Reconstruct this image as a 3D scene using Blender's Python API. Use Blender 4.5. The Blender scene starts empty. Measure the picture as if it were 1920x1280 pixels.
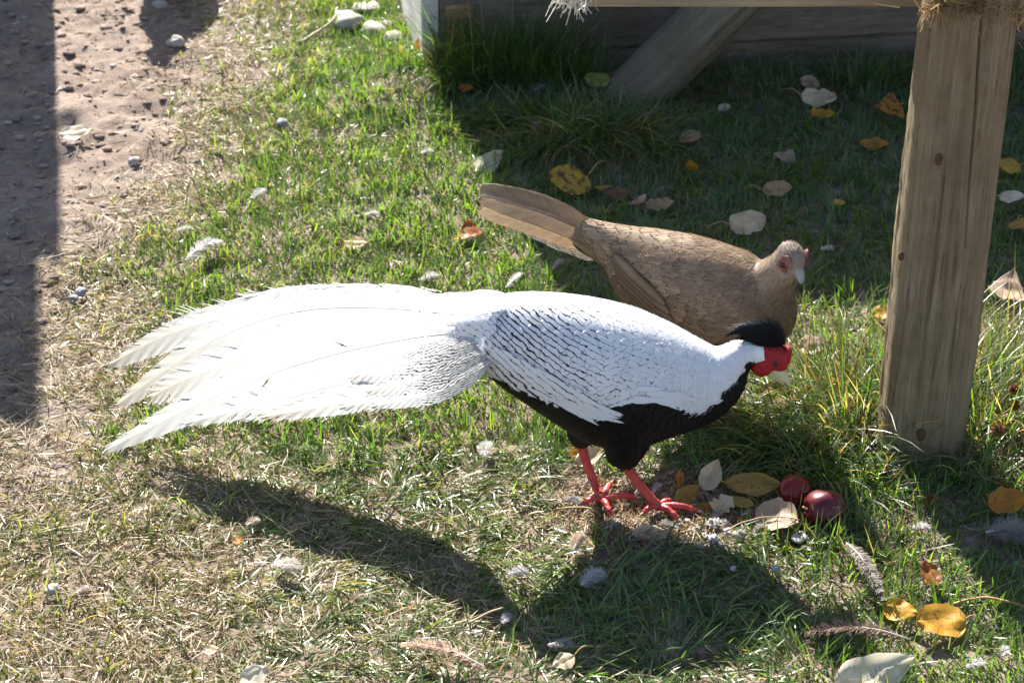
import bpy, math, random
import numpy as np
from mathutils import Vector, Matrix
from mathutils.bvhtree import BVHTree

random.seed(7)
RNG = np.random.default_rng(7)
SC = bpy.context.scene
COL = SC.collection

# ------------------------------------------------------------------ camera, sky, sun, exposure
CAM_H, PITCH, FPX = 1.85, math.radians(30), 3900.0
cd = bpy.data.cameras.new('camera'); cam = bpy.data.objects.new('camera', cd); COL.objects.link(cam)
cam.location = (0, 0, CAM_H); cam.rotation_euler = (math.radians(90) - PITCH, 0, 0)
cd.sensor_width = 36.0; cd.lens = 36.0 * FPX / 1920.0
cd.clip_start = 0.05; cd.clip_end = 500
cd.dof.use_dof = True; cd.dof.focus_distance = 3.14; cd.dof.aperture_fstop = 9.0
SC.camera = cam

SUN_AZ, SUN_EL = math.radians(16), math.radians(40)
world = bpy.data.worlds.new('World'); SC.world = world; world.use_nodes = True
wn = world.node_tree
sky = wn.nodes.new('ShaderNodeTexSky'); sky.sky_type = 'NISHITA'; sky.sun_disc = False
sky.sun_elevation = SUN_EL; sky.sun_rotation = math.radians(360 - 16)
bg = wn.nodes['Background']; bg.inputs[1].default_value = 0.068
wn.links.new(sky.outputs[0], bg.inputs[0])
S = Vector((-math.sin(SUN_AZ) * math.cos(SUN_EL), math.cos(SUN_AZ) * math.cos(SUN_EL), math.sin(SUN_EL)))
sl = bpy.data.lights.new('sun', 'SUN'); sun = bpy.data.objects.new('sun', sl); COL.objects.link(sun)
sl.energy = 5.0; sl.angle = math.radians(0.5); sl.color = (1.0, 0.95, 0.86)
sun.rotation_euler = S.to_track_quat('Z', 'Y').to_euler(); sun.location = S * 20
SC.view_settings.view_transform = 'Standard'; SC.view_settings.look = 'None'
SC.view_settings.exposure = 1.75; SC.view_settings.gamma = 1.0
SC.cycles.max_bounces = 8; SC.cycles.transparent_max_bounces = 8

# ------------------------------------------------------------------ pixel helpers (a pixel is a direction; distance comes from what it touches)
CP, SP = math.cos(PITCH), math.sin(PITCH)
def ray(px, py):
    a, b = (px - 960) / FPX, (640 - py) / FPX
    return np.array([a, CP + b * SP, -SP + b * CP])
def atY(px, py, Y):
    d = ray(px, py); return np.array([0, 0, CAM_H]) + d * (Y / d[1])
def atZ(px, py, z=0.0):
    d = ray(px, py); return np.array([0, 0, CAM_H]) + d * ((CAM_H - z) / -d[2])
def proj(P):
    P = np.asarray(P, float); x, y, z = P[..., 0], P[..., 1], P[..., 2] - CAM_H
    dep = y * CP - z * SP; up = y * SP + z * CP
    return 960 + FPX * x / dep, 640 - FPX * up / dep
def scale_at(Y, h=0.2):
    return FPX / (Y * CP + (CAM_H - h) * SP)

# ------------------------------------------------------------------ numpy noise
_tab = np.random.default_rng(3).random((256, 256))
def vnoise(x, y, s=1.0, o=0):
    x = np.asarray(x) * s + 37.1 + o * 11.3; y = np.asarray(y) * s + 91.7 + o * 5.7
    xi, yi = np.floor(x).astype(int), np.floor(y).astype(int)
    fx, fy = x - xi, y - yi
    fx = fx * fx * (3 - 2 * fx); fy = fy * fy * (3 - 2 * fy)
    g = lambda i, j: _tab[i % 256, j % 256]
    return (g(xi, yi) * (1 - fx) + g(xi + 1, yi) * fx) * (1 - fy) + (g(xi, yi + 1) * (1 - fx) + g(xi + 1, yi + 1) * fx) * fy
def fbm(x, y, s, n=3, o=0):
    v = 0; a = 0.5
    for i in range(n):
        v = v + a * vnoise(x, y, s * 2 ** i, o + i); a *= 0.5
        x, y = .8 * np.asarray(x) + .6 * np.asarray(y), -.6 * np.asarray(x) + .8 * np.asarray(y)
    return v / (1 - 0.5 ** n)
def sstep(a, b, x):
    t = np.clip((np.asarray(x, float) - a) / (b - a), 0, 1); return t * t * (3 - 2 * t)

# ------------------------------------------------------------------ object helpers
def empty(name, loc, label=None, cat=None, group=None):
    o = bpy.data.objects.new(name, None); COL.objects.link(o); o.location = loc
    o.empty_display_size = 0.05
    tag(o, label, cat, group); return o
def tag(o, label=None, cat=None, group=None, kind=None):
    if label: o['label'] = label
    if cat: o['category'] = cat
    if group: o['group'] = group
    if kind: o['kind'] = kind
    return o
def wloc(o):
    v = Vector(o.location)
    while o.parent: o = o.parent; v += Vector(o.location)
    return v
def mesh_obj(name, V, F, mat, parent=None, smooth=True, cols=None, fuv=None, origin=None):
    V = np.asarray(V, float).reshape(-1, 3)
    off = np.zeros(3)
    if parent is not None: off = np.array(wloc(parent))
    elif origin is not None: off = np.array(origin, float)
    loc = np.zeros(3)
    if origin is not None: loc = np.array(origin, float) - (np.array(wloc(parent)) if parent is not None else 0)
    base = off if origin is None else np.array(origin, float)
    me = bpy.data.meshes.new(name)
    if isinstance(F, np.ndarray) and F.ndim == 2:
        n, k = F.shape
        me.vertices.add(len(V)); me.vertices.foreach_set('co', (V - base).astype(np.float32).ravel())
        me.loops.add(n * k); me.loops.foreach_set('vertex_index', F.astype(np.int32).ravel())
        me.polygons.add(n); me.polygons.foreach_set('loop_start', np.arange(0, n * k, k, dtype=np.int32))
        me.polygons.foreach_set('loop_total', np.full(n, k, dtype=np.int32))
        me.update(calc_edges=True)
    else:
        me.from_pydata([tuple(v) for v in (V - base)], [], [tuple(f) for f in F])
    if smooth: me.polygons.foreach_set('use_smooth', np.ones(len(me.polygons), bool))
    if cols is not None:
        a = me.attributes.new('Col', 'FLOAT_COLOR', 'POINT')
        c = np.ones((len(V), 4), np.float32); c[:, :3] = cols; a.data.foreach_set('color', c.ravel())
    if fuv is not None:
        a = me.attributes.new('fuv', 'FLOAT_VECTOR', 'POINT')
        a.data.foreach_set('vector', np.asarray(fuv, np.float32).ravel())
    me.materials.append(mat); me.validate(); me.update()
    o = bpy.data.objects.new(name, me); COL.objects.link(o)
    o.location = loc
    if parent is not None: o.parent = parent
    return o

def box_vf(c, sx, sy, sz, rot=None, bev=0.004, jit=0.0):
    """chamfered box, optionally rotated (Matrix 3x3)"""
    V, F = [], []
    hx, hy, hz = sx / 2, sy / 2, sz / 2
    b = min(bev, hx * .45, hy * .45, hz * .45)
    def ring(z, ix):
        r = []
        for (a, d) in ((-1, -1), (1, -1), (1, 1), (-1, 1)):
            X, Y = hx - ix, hy - ix
            if (a, d) == (-1, -1): q = [(-X, -Y + b), (-X + b, -Y)]
            elif (a, d) == (1, -1): q = [(X - b, -Y), (X, -Y + b)]
            elif (a, d) == (1, 1): q = [(X, Y - b), (X - b, Y)]
            else: q = [(-X + b, Y), (-X, Y - b)]
            r += [(p[0], p[1], z) for p in q]
        return r
    for z, ix in ((-hz, b), (-hz + b, 0), (hz - b, 0), (hz, b)): V += ring(z, ix)
    for k in range(3):
        for i in range(8):
            j = (i + 1) % 8; F.append((k * 8 + i, k * 8 + j, k * 8 + 8 + j, k * 8 + 8 + i))
    F.append(tuple(range(7, -1, -1))); F.append(tuple(range(24, 32)))
    V = np.array(V)
    if jit: V = V + RNG.normal(0, jit, V.shape)
    if rot is not None: V = V @ np.array(rot).T
    return V + np.array(c), F

def tube_vf(pts, rad, n=10, cap=True, squash=None):
    pts = np.array(pts, float); rad = np.array(rad, float) * np.ones(len(pts))
    V, F = [], []
    T = np.gradient(pts, axis=0); T /= np.linalg.norm(T, axis=1)[:, None] + 1e-9
    up = np.array([0, 0, 1.0]) if abs(T[0][2]) < .9 else np.array([0, 1.0, 0])
    u = np.cross(up, T[0]); u /= np.linalg.norm(u)
    for i in range(len(pts)):
        u = u - T[i] * np.dot(u, T[i]); u /= np.linalg.norm(u) + 1e-9
        v = np.cross(T[i], u)
        for k in range(n):
            a = 2 * math.pi * k / n
            V.append(pts[i] + rad[i] * (math.cos(a) * u + math.sin(a) * v * (squash or 1)))
    for i in range(len(pts) - 1):
        for k in range(n):
            j = (k + 1) % n; F.append((i * n + k, i * n + j, i * n + n + j, i * n + n + k))
    if cap:
        F.append(tuple(range(n - 1, -1, -1))); F.append(tuple(range((len(pts) - 1) * n, len(pts) * n)))
    return np.array(V), F
def join(parts):
    V, F, o = [], [], 0
    for v, f in parts:
        V.append(np.asarray(v)); F += [tuple(i + o for i in q) for q in f]; o += len(v)
    return np.concatenate(V), F
def spline(pts, n):
    pts = np.array(pts, float); m = len(pts)
    if m == 2: return pts[0] + (pts[1] - pts[0]) * np.linspace(0, 1, n)[:, None]
    P = np.concatenate([[2 * pts[0] - pts[1]], pts, [2 * pts[-1] - pts[-2]]])
    out = []
    for t in np.linspace(0, m - 1 - 1e-6, n):
        i = int(t); f = t - i; a, b, c, d = P[i], P[i + 1], P[i + 2], P[i + 3]
        out.append(.5 * ((2 * b) + (c - a) * f + (2 * a - 5 * b + 4 * c - d) * f ** 2 + (3 * b - a - 3 * c + d) * f ** 3))
    return np.array(out)
def sphere_vf(c, r, nu=14, nv=9):
    r = np.array(r) * np.ones(3); V = []; F = []
    for j in range(nv + 1):
        th = math.pi * j / nv
        for i in range(nu):
            ph = 2 * math.pi * i / nu
            V.append((math.sin(th) * math.cos(ph), math.sin(th) * math.sin(ph), math.cos(th)))
    for j in range(nv):
        for i in range(nu):
            k = (i + 1) % nu
            F.append((j * nu + i, (j + 1) * nu + i, (j + 1) * nu + k, j * nu + k))
    return np.array(V) * r + np.array(c), F

# ------------------------------------------------------------------ materials
class NT:
    def __init__(s, name):
        s.m = bpy.data.materials.new(name); s.m.use_nodes = True; s.t = s.m.node_tree
        s.b = s.t.nodes['Principled BSDF']; s.o = s.t.nodes['Material Output']
    def n(s, typ, **kw):
        nd = s.t.nodes.new(typ)
        for k, v in kw.items(): setattr(nd, k, v)
        return nd
    def l(s, a, b): s.t.links.new(a, b)
    def math(s, op, a, b=None, c=None):
        nd = s.n('ShaderNodeMath', operation=op)
        for i, v in enumerate((a, b, c)):
            if v is None: continue
            if isinstance(v, (int, float)): nd.inputs[i].default_value = v
            else: s.l(v, nd.inputs[i])
        return nd.outputs[0]
    def mix(s, f, a, b, mode='MIX'):
        nd = s.n('ShaderNodeMix', data_type='RGBA', blend_type=mode)
        for i, v in ((0, f), (6, a), (7, b)):
            if isinstance(v, (int, float)): nd.inputs[i].default_value = v
            elif isinstance(v, tuple): nd.inputs[i].default_value = (*v, 1)
            else: s.l(v, nd.inputs[i])
        return nd.outputs[2]
    def noise(s, scale, detail=4, vec=None, rough=.55, dist=0):
        nd = s.n('ShaderNodeTexNoise'); nd.inputs['Scale'].default_value = scale; nd.inputs['Detail'].default_value = detail
        nd.inputs['Roughness'].default_value = rough; nd.inputs['Distortion'].default_value = dist
        if vec is not None: s.l(vec, nd.inputs['Vector'])
        return nd.outputs[0]
    def coord(s, which='Object'):
        return s.n('ShaderNodeTexCoord').outputs[which]
    def mapping(s, vec, scale=(1, 1, 1), rot=(0, 0, 0)):
        nd = s.n('ShaderNodeMapping'); nd.inputs['Scale'].default_value = scale; nd.inputs['Rotation'].default_value = rot
        s.l(vec, nd.inputs['Vector']); return nd.outputs[0]
    def ramp(s, f, stops):
        nd = s.n('ShaderNodeValToRGB'); e = nd.color_ramp.elements
        while len(e) < len(stops): e.new(.5)
        for i, (p, c) in enumerate(stops):
            e[i].position = p; e[i].color = (*c, 1) if isinstance(c, tuple) else (c, c, c, 1)
        s.l(f, nd.inputs[0]); return nd.outputs[0]
    def bump(s, h, strength=.5, dist=.002):
        nd = s.n('ShaderNodeBump'); nd.inputs['Strength'].default_value = strength; nd.inputs['Distance'].default_value = dist
        s.l(h, nd.inputs['Height']); s.l(nd.outputs[0], s.b.inputs['Normal']); return nd
    def attr(s, name, out='Color'):
        return s.n('ShaderNodeAttribute', attribute_name=name).outputs[out]
    def base(s, c):
        if isinstance(c, tuple): s.b.inputs['Base Color'].default_value = (*c, 1)
        else: s.l(c, s.b.inputs['Base Color'])
    def set(s, rough=.6, spec=.5):
        s.b.inputs['Roughness'].default_value = rough; s.b.inputs['Specular IOR Level'].default_value = spec
    def translucent(s, col, fac):
        tr = s.n('ShaderNodeBsdfTranslucent'); mx = s.n('ShaderNodeMixShader'); mx.inputs[0].default_value = fac
        if isinstance(col, tuple): tr.inputs[0].default_value = (*col, 1)
        else: s.l(col, tr.inputs[0])
        s.l(s.b.outputs[0], mx.inputs[1]); s.l(tr.outputs[0], mx.inputs[2]); s.l(mx.outputs[0], s.o.inputs['Surface'])

def wood_mat(name, c1, c2, c3, axis='z', scale=1.0, stain=(.09, .07, .05), rough=.85):
    m = NT(name); v = m.coord()
    sc = {'x': (2.2, 60, 60), 'y': (60, 2.2, 60), 'z': (60, 60, 3.4)}[axis]
    g = m.mapping(v, tuple(a * scale for a in sc))
    n1 = m.noise(1, 5, g, .65, .6); n2 = m.noise(7 * scale, 4, v); n3 = m.noise(28 * scale, 5, v, .7)
    gf = m.mapping(v, tuple(a * scale * (3.2 if a > 10 else 1.6) for a in sc)); nf = m.noise(1, 4, gf, .7, .3)
    c = m.ramp(m.math('ADD', m.math('MULTIPLY', n1, .55), m.math('MULTIPLY', nf, .45)), [(.33, c1), (.5, c2), (.66, c3)])
    c = m.mix(m.ramp(nf, [(.30, .75), (.40, 0.0)]), c, tuple(x * .35 for x in c1))
    c = m.mix(m.ramp(n2, [(.42, 0.0), (.68, .75)]), c, stain)
    c = m.mix(m.ramp(n3, [(.35, 0.0), (.8, .35)]), c, tuple(min(1, x * 1.15) for x in c3))
    m.base(c); m.set(rough, .25)
    m.bump(m.math('ADD', m.math('ADD', n1, m.math('MULTIPLY', nf, .7)), m.math('MULTIPLY', n3, .35)), .9, .004)
    return m.m

def M_ground():
    m = NT('soil'); v = m.coord()
    n1 = m.noise(9, 6, v, .65); n2 = m.noise(55, 6, v, .75); n3 = m.noise(230, 3, v, .7); n4 = m.noise(2.2, 3, v)
    c = m.ramp(n2, [(.25, (.095, .068, .054)), (.5, (.215, .165, .135)), (.75, (.36, .29, .245))])
    c = m.mix(m.ramp(n1, [(.4, 0.0), (.7, .7)]), c, (.28, .22, .185))
    c = m.mix(m.ramp(n3, [(.55, 0.0), (.75, .6)]), c, (.34, .28, .22))
    c = m.mix(m.ramp(n4, [(.45, 0.0), (.6, .4)]), c, (.17, .125, .098))
    m.base(c); m.set(.95, .15)
    m.bump(m.math('ADD', m.math('MULTIPLY', n2, 1.0), m.math('MULTIPLY', n3, .5)), .9, .006)
    return m.m
def M_grass():
    m = NT('grass_blade'); c = m.attr('Col')
    n = m.noise(160, 2, m.coord(), .6)
    c2 = m.mix(m.ramp(n, [(.3, .12), (.75, .4)]), c, (.095, .12, .075))  # blue-grey mix stands in for sky sheen on the blades
    m.base(c2); m.set(.36, .75)
    tc = m.mix(1.0, c, (2.2, 2.0, .65), 'MULTIPLY')
    m.translucent(tc, .48)
    return m.m
def M_straw():
    m = NT('straw_litter'); c = m.attr('Col'); m.base(c); m.set(.55, .35); m.translucent(c, .2); return m.m
def M_colattr(name, rough=.6, spec=.3, trans=0, bump=None, sheen=0):
    m = NT(name); c = m.attr('Col'); m.base(c); m.set(rough, spec)
    if bump: m.bump(m.noise(bump[0], 4, m.coord(), .6), bump[1], bump[2])
    if sheen: m.b.inputs['Sheen Weight'].default_value = sheen
    if trans: m.translucent(c, trans)
    return m.m
def M_plain(name, col, rough=.5, spec=.5, var=0.0, vscale=30, col2=None, bump=None, trans=0):
    m = NT(name)
    if var:
        n = m.noise(vscale, 5, m.coord(), .65)
        c = m.mix(m.ramp(n, [(.35, 0.0), (.7, var)]), col, col2 or tuple(x * .45 for x in col)); m.base(c)
        if bump: m.bump(n, bump[0], bump[1])
    else: m.base(col); c = col
    m.set(rough, spec)
    if trans: m.translucent(c if not isinstance(c, tuple) else col, trans)
    return m.m
def M_pencilled():
    """white feather with nested fine black lines; fuv = (across, along, ink)"""
    m = NT('pencilled_feather'); a = m.attr('fuv', 'Vector'); c = m.attr('Col')
    sx = m.n('ShaderNodeSeparateXYZ'); m.l(a, sx.inputs[0]); u, v, ink = sx.outputs
    nz = m.noise(75, 2, m.coord(), .5); nz2 = m.noise(120, 2, m.coord(), .6)
    f = m.math('FRACT', m.math('ADD', u, m.math('MULTIPLY', nz, 1.1)))
    d = m.math('ABSOLUTE', m.math('SUBTRACT', f, .5))
    th = m.math('ADD', m.math('MULTIPLY', m.math('POWER', ink, 1.2), .19), m.math('MULTIPLY', m.math('SUBTRACT', nz2, .54), .34))
    k = m.math('MULTIPLY', m.math('SUBTRACT', th, d), 14.0)
    k = m.math('MINIMUM', m.math('MAXIMUM', k, 0.0), 1.0)
    k = m.math('MULTIPLY', k, m.math('MINIMUM', m.math('MULTIPLY', ink, 3.0), 1.0))
    cc = m.mix(k, c, (.012, .012, .016))
    m.base(cc); m.set(.55, .25); m.translucent(cc, .18)
    return m.m
def M_tail(dark=(.03, .03, .035)):
    """long feather: barb streaks, rachis set apart, broken wavy lines where inked; fuv = (across -1..1, along 0..1, ink)"""
    m = NT('tail_feather'); a = m.attr('fuv', 'Vector'); c = m.attr('Col')
    sx = m.n('ShaderNodeSeparateXYZ'); m.l(a, sx.inputs[0]); u, v, ink = sx.outputs
    au = m.math('ABSOLUTE', u)
    cmb = m.n('ShaderNodeCombineXYZ'); m.l(m.math('MULTIPLY', m.math('SUBTRACT', v, m.math('MULTIPLY', au, .16)), 170.0), cmb.inputs[0]); m.l(m.math('MULTIPLY', au, 2.0), cmb.inputs[1])
    barb = m.noise(1.0, 2, cmb.outputs[0], .6)
    cc = m.mix(m.ramp(barb, [(.35, 0.0), (.75, .22)]), c, m.mix(1.0, c, (.72, .66, .55), 'MULTIPLY'))
    nz = m.noise(70, 3, m.coord(), .6); nz2 = m.noise(130, 3, m.coord(), .65)
    f = m.math('FRACT', m.math('ADD', m.math('MULTIPLY', au, 6.0), m.math('ADD', m.math('MULTIPLY', v, 7.0), m.math('MULTIPLY', nz, 2.2))))
    d = m.math('ABSOLUTE', m.math('SUBTRACT', f, .5))
    th = m.math('ADD', m.math('MULTIPLY', ink, .32), m.math('MULTIPLY', m.math('SUBTRACT', nz2, .58), .6))
    k = m.math('MINIMUM', m.math('MAXIMUM', m.math('MULTIPLY', m.math('SUBTRACT', th, d), 9.0), 0.0), 1.0)
    k = m.math('MULTIPLY', k, m.math('MINIMUM', m.math('MULTIPLY', ink, 2.0), 1.0))
    cc = m.mix(k, cc, dark)
    m.base(cc); m.set(.5, .3); m.translucent(cc, .42)
    m.bump(barb, .25, .0015)
    return m.m
def M_henfeather():
    m = NT('brown_feather'); a = m.attr('fuv', 'Vector'); c = m.attr('Col')
    sx = m.n('ShaderNodeSeparateXYZ'); m.l(a, sx.inputs[0]); u, v, ink = sx.outputs
    au = m.math('ABSOLUTE', u)
    vv = m.math('MAXIMUM', m.math('MULTIPLY', m.math('SUBTRACT', v, .2), 1.25), 0.0)
    r = m.math('SQRT', m.math('ADD', m.math('POWER', au, 2.0), m.math('POWER', vv, 2.0)))
    edge = m.ramp(r, [(.45, 0.0), (.85, .55), (1.0, .45)])
    rim = m.ramp(r, [(.85, 0.0), (1.0, .12)])
    nz = m.noise(300, 4, m.coord(), .7)
    cc = m.mix(m.ramp(nz, [(.4, 0.0), (.7, .4)]), c, m.mix(1.0, c, (.55, .5, .48), 'MULTIPLY'))
    cc = m.mix(edge, cc, m.mix(1.0, c, (.55, .48, .42), 'MULTIPLY'))
    cc = m.mix(rim, cc, m.mix(1.0, c, (1.5, 1.5, 1.45), 'MULTIPLY'))
    sh = m.math('MULTIPLY', m.math('LESS_THAN', au, .05), .55)
    cc = m.mix(sh, cc, m.mix(1.0, c, (1.7, 1.65, 1.55), 'MULTIPLY'))
    m.base(cc); m.set(.5, .3); m.translucent(cc, .12)
    return m.m

MAT_SOIL = M_ground(); MAT_GRASS = M_grass(); MAT_STRAW = M_straw()
MAT_PEN = M_pencilled(); MAT_TAIL = M_tail(); MAT_HENF = M_henfeather()
MAT_BODY = M_colattr('plumage_skin', .75, .15, 0, (350, .5, .0015))
MAT_STRAND = M_colattr('plumage_strand', .5, .3, .15)
MAT_BLACKF = M_colattr('black_plumage', .6, .2, 0)
MAT_EYE = M_plain('eye_gloss', (.012, .006, .005), .22, .5)
MAT_IRIS = M_plain('eye_iris', (.07, .02, .012), .3, .4)
MAT_POST = wood_mat('post_timber', (.06, .04, .022), (.19, .142, .083), (.31, .262, .175), 'z', 1.3, (.14, .095, .055))
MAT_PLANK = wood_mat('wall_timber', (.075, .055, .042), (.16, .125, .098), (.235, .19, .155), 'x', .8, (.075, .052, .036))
MAT_SIDE = wood_mat('sidewall_timber', (.50, .48, .45), (.64, .62, .59), (.74, .72, .69), 'y', .8, (.25, .22, .19))  # pale boards, lifted further to make up for weak grazing sun
MAT_LOG = wood_mat('log_timber', (.05, .042, .03), (.135, .113, .078), (.235, .21, .16), 'x', .8, (.10, .085, .06))
MAT_KNOT = M_plain('wood_knot', (.11, .07, .04), .85, .2, .7, 180, (.05, .03, .02), (.8, .002))
MAT_BEAM = wood_mat('beam_timber', (.17, .13, .085), (.28, .22, .15), (.36, .30, .21), 'x', 1.0, (.15, .11, .07))
MAT_NOTCH = wood_mat('split_timber', (.19, .10, .055), (.33, .18, .10), (.42, .25, .15), 'x', 1.2, (.12, .07, .04))

# ------------------------------------------------------------------ ground
def xdirt(py):
    return np.interp(py, [-400, 0, 150, 300, 400, 480, 560, 700, 780, 900, 1280], [430, 400, 385, 330, 225, 130, 85, 65, 20, -120, -260])
def hmap(x, y):
    px, py = proj(np.stack([x, y, np.zeros_like(x)], -1))
    d = sstep(80, -120, px - xdirt(py))
    h = (fbm(x, y, 3.0, 2, 1) - .5) * .03
    h = h + d * ((fbm(x, y, 14, 4, 5) - .5) * .045 + (fbm(x + .3 * y, y - .3 * x, 36, 4, 9) - .5) * .019)
    h = h + (1 - d) * (fbm(x, y, 30, 2, 3) - .5) * .008
    g = np.exp(-(((px - 1210) / 170) ** 2 + ((py - 965) / 50) ** 2) * .8)     # scratched-out hollow under the birds
    h = h - .012 * g
    for (qx, qy, s, a) in ((790, 190, .16, .05), (1120, 290, .14, .05), (1680, 800, .20, .03), (960, 140, .16, .04)):
        c = atZ(qx, qy); h = h + a * np.exp(-((x - c[0]) ** 2 + (y - c[1]) ** 2) / s ** 2)
    return h
def gz(x, y): return float(hmap(np.array([x]), np.array([y]))[0])
def ground():
    far = np.array([2.2, 3, 4.5, 7, 11, 18, 30, 50])
    xs = np.concatenate([-far[::-1] - 0.0, np.arange(-1.75, 1.7501, .0125), far])
    ys = np.concatenate([[-50, -25, -12, -5, -1, .6, 1.3], np.arange(1.75, 5.451, .0125), [5.8, 6.5, 8, 11, 16, 25, 50]])
    X, Y = np.meshgrid(xs, ys)
    inn = sstep(2.3, 1.7, np.abs(X)) * sstep(6.2, 5.4, Y) * sstep(1.2, 1.8, Y)
    Z = np.where(inn > 0, hmap(X, np.maximum(Y, 1.0)), 0) * inn
    V = np.stack([X, Y, Z], -1).reshape(-1, 3)
    ny, nx = X.shape
    i = np.arange(ny - 1)[:, None] * nx + np.arange(nx - 1)[None, :]
    F = np.stack([i, i + 1, i + nx + 1, i + nx], -1).reshape(-1, 4)
    o = mesh_obj('ground', V, F, MAT_SOIL); tag(o, 'brown trodden soil under the grass', 'ground', kind='structure')
ground()

# ------------------------------------------------------------------ grass
def blades(x, y, az, L, w, th0, kap, col, z0=None, seg=3, droop=None):
    """vectorised blades; th0 tilt from vertical at the root, kap added tilt along the blade"""
    n = len(x); z = hmap(x, y) - .003 if z0 is None else z0
    P = np.stack([x, y, z], -1); dh = np.stack([np.cos(az), np.sin(az), np.zeros(n)], -1)
    tw = RNG.normal(0, .5, n)
    sd = np.stack([-np.sin(az) * np.cos(tw), np.cos(az) * np.cos(tw), np.sin(tw)], -1)
    V = []; C = []
    for k in range(seg + 1):
        t = k / seg; wk = w * (1.0, .95, .72, 0, 0)[k] if seg == 3 else w * (1 - t ** 2.2)
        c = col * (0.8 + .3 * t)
        if k < seg:
            V += [P - sd * wk[:, None] / 2, P + sd * wk[:, None] / 2]; C += [c, c]
            th = np.minimum(th0 + kap * (t + .5 / seg), 2.2)
            P = P + (dh * np.sin(th)[:, None] + np.array([0, 0, 1.0]) * np.cos(th)[:, None]) * (L / seg)[:, None]
            fl = hmap(P[:, 0], P[:, 1]) + .002 + RNG.random(n) * .004
            P[:, 2] = np.maximum(P[:, 2], fl)
        else:
            V += [P]; C += [c]
    m = 2 * seg + 1
    V = np.stack(V, 1).reshape(-1, 3); C = np.stack(C, 1).reshape(-1, 3)
    b = np.arange(n)[:, None] * m
    F = []
    for k in range(seg - 1):
        F += [b + np.array([[2 * k, 2 * k + 1, 2 * k + 3]]), b + np.array([[2 * k, 2 * k + 3, 2 * k + 2]])]
    F += [b + np.array([[2 * seg - 2, 2 * seg - 1, 2 * seg]])]
    return V, np.concatenate(F), C
def gjoin(parts):
    V, F, C, o = [], [], [], 0
    for v, f, c in parts: V.append(v); F.append(f + o); C.append(c); o += len(v)
    return np.concatenate(V), np.concatenate(F), np.concatenate(C)

GREEN = np.array([[.055, .15, .018], [.085, .19, .022], [.04, .105, .02], [.12, .20, .035], [.075, .125, .06]])  # last tone greyed to suggest sky sheen
STRAW = np.array([[.33, .26, .14], [.40, .33, .20], [.25, .175, .09], [.43, .38, .26], [.19, .12, .06]])
def field(px, py, x, y):
    d = px - xdirt(py)
    nb = fbm(x, y, 9, 3, 20) - .5
    g = sstep(-60, 190, d + nb * 260)
    lowleft = sstep(620, 250, px) * sstep(430, 560, py)
    fore = sstep(820, 980, py) * (.35 + .65 * sstep(1150, 500, px)) * sstep(1800, 1450, px)
    dry = .10 + .31 * lowleft + .30 * fore + .55 * sstep(260, 40, d) + .16 * sstep(800, 900, py) * sstep(1300, 900, px)
    dry = dry + (fbm(x, y, 6, 3, 31) - .5) * .9 * (.35 + .65 * np.clip(lowleft + fore + .2, 0, 1))
    dry = np.clip(dry, .06, .93)
    feed = np.exp(-(((px - 1225) / 215) ** 2 + ((py - 962) / 76) ** 2) ** 2)
    scrape = np.exp(-(((px - 1090) / 75) ** 2 + ((py - 935) / 60) ** 2) ** 2)
    bare = sstep(.64, .74, fbm(x, y, 7, 2, 44)) * lowleft
    g = g * (1 - np.clip(feed * 1.1, 0, 1)) * (1 - np.clip(scrape, 0, 1)) * (1 - .7 * bare)
    return g, dry
def area_pts(n):
    y = 1.95 + RNG.random(n) * (5.3 - 1.95); x = (RNG.random(n) * 2 - 1) * 1.65
    px, py = proj(np.stack([x, y, np.zeros(n)], -1))
    k = (px > -190) & (px < 2110) & (py < 1420)
    return x[k], y[k], px[k], py[k]
WALL_A = np.array([-.161, 4.393]); WDIR = np.array([math.cos(math.radians(7.3)), math.sin(math.radians(7.3))])
def inside_wall(x, y):
    rel = np.stack([x, y], -1) - WALL_A; a = rel @ WDIR; b = rel @ np.array([-WDIR[1], WDIR[0]])
    return (b > -.01) & (a > -.02)
POST_C = np.array([.664, 2.862])
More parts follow.
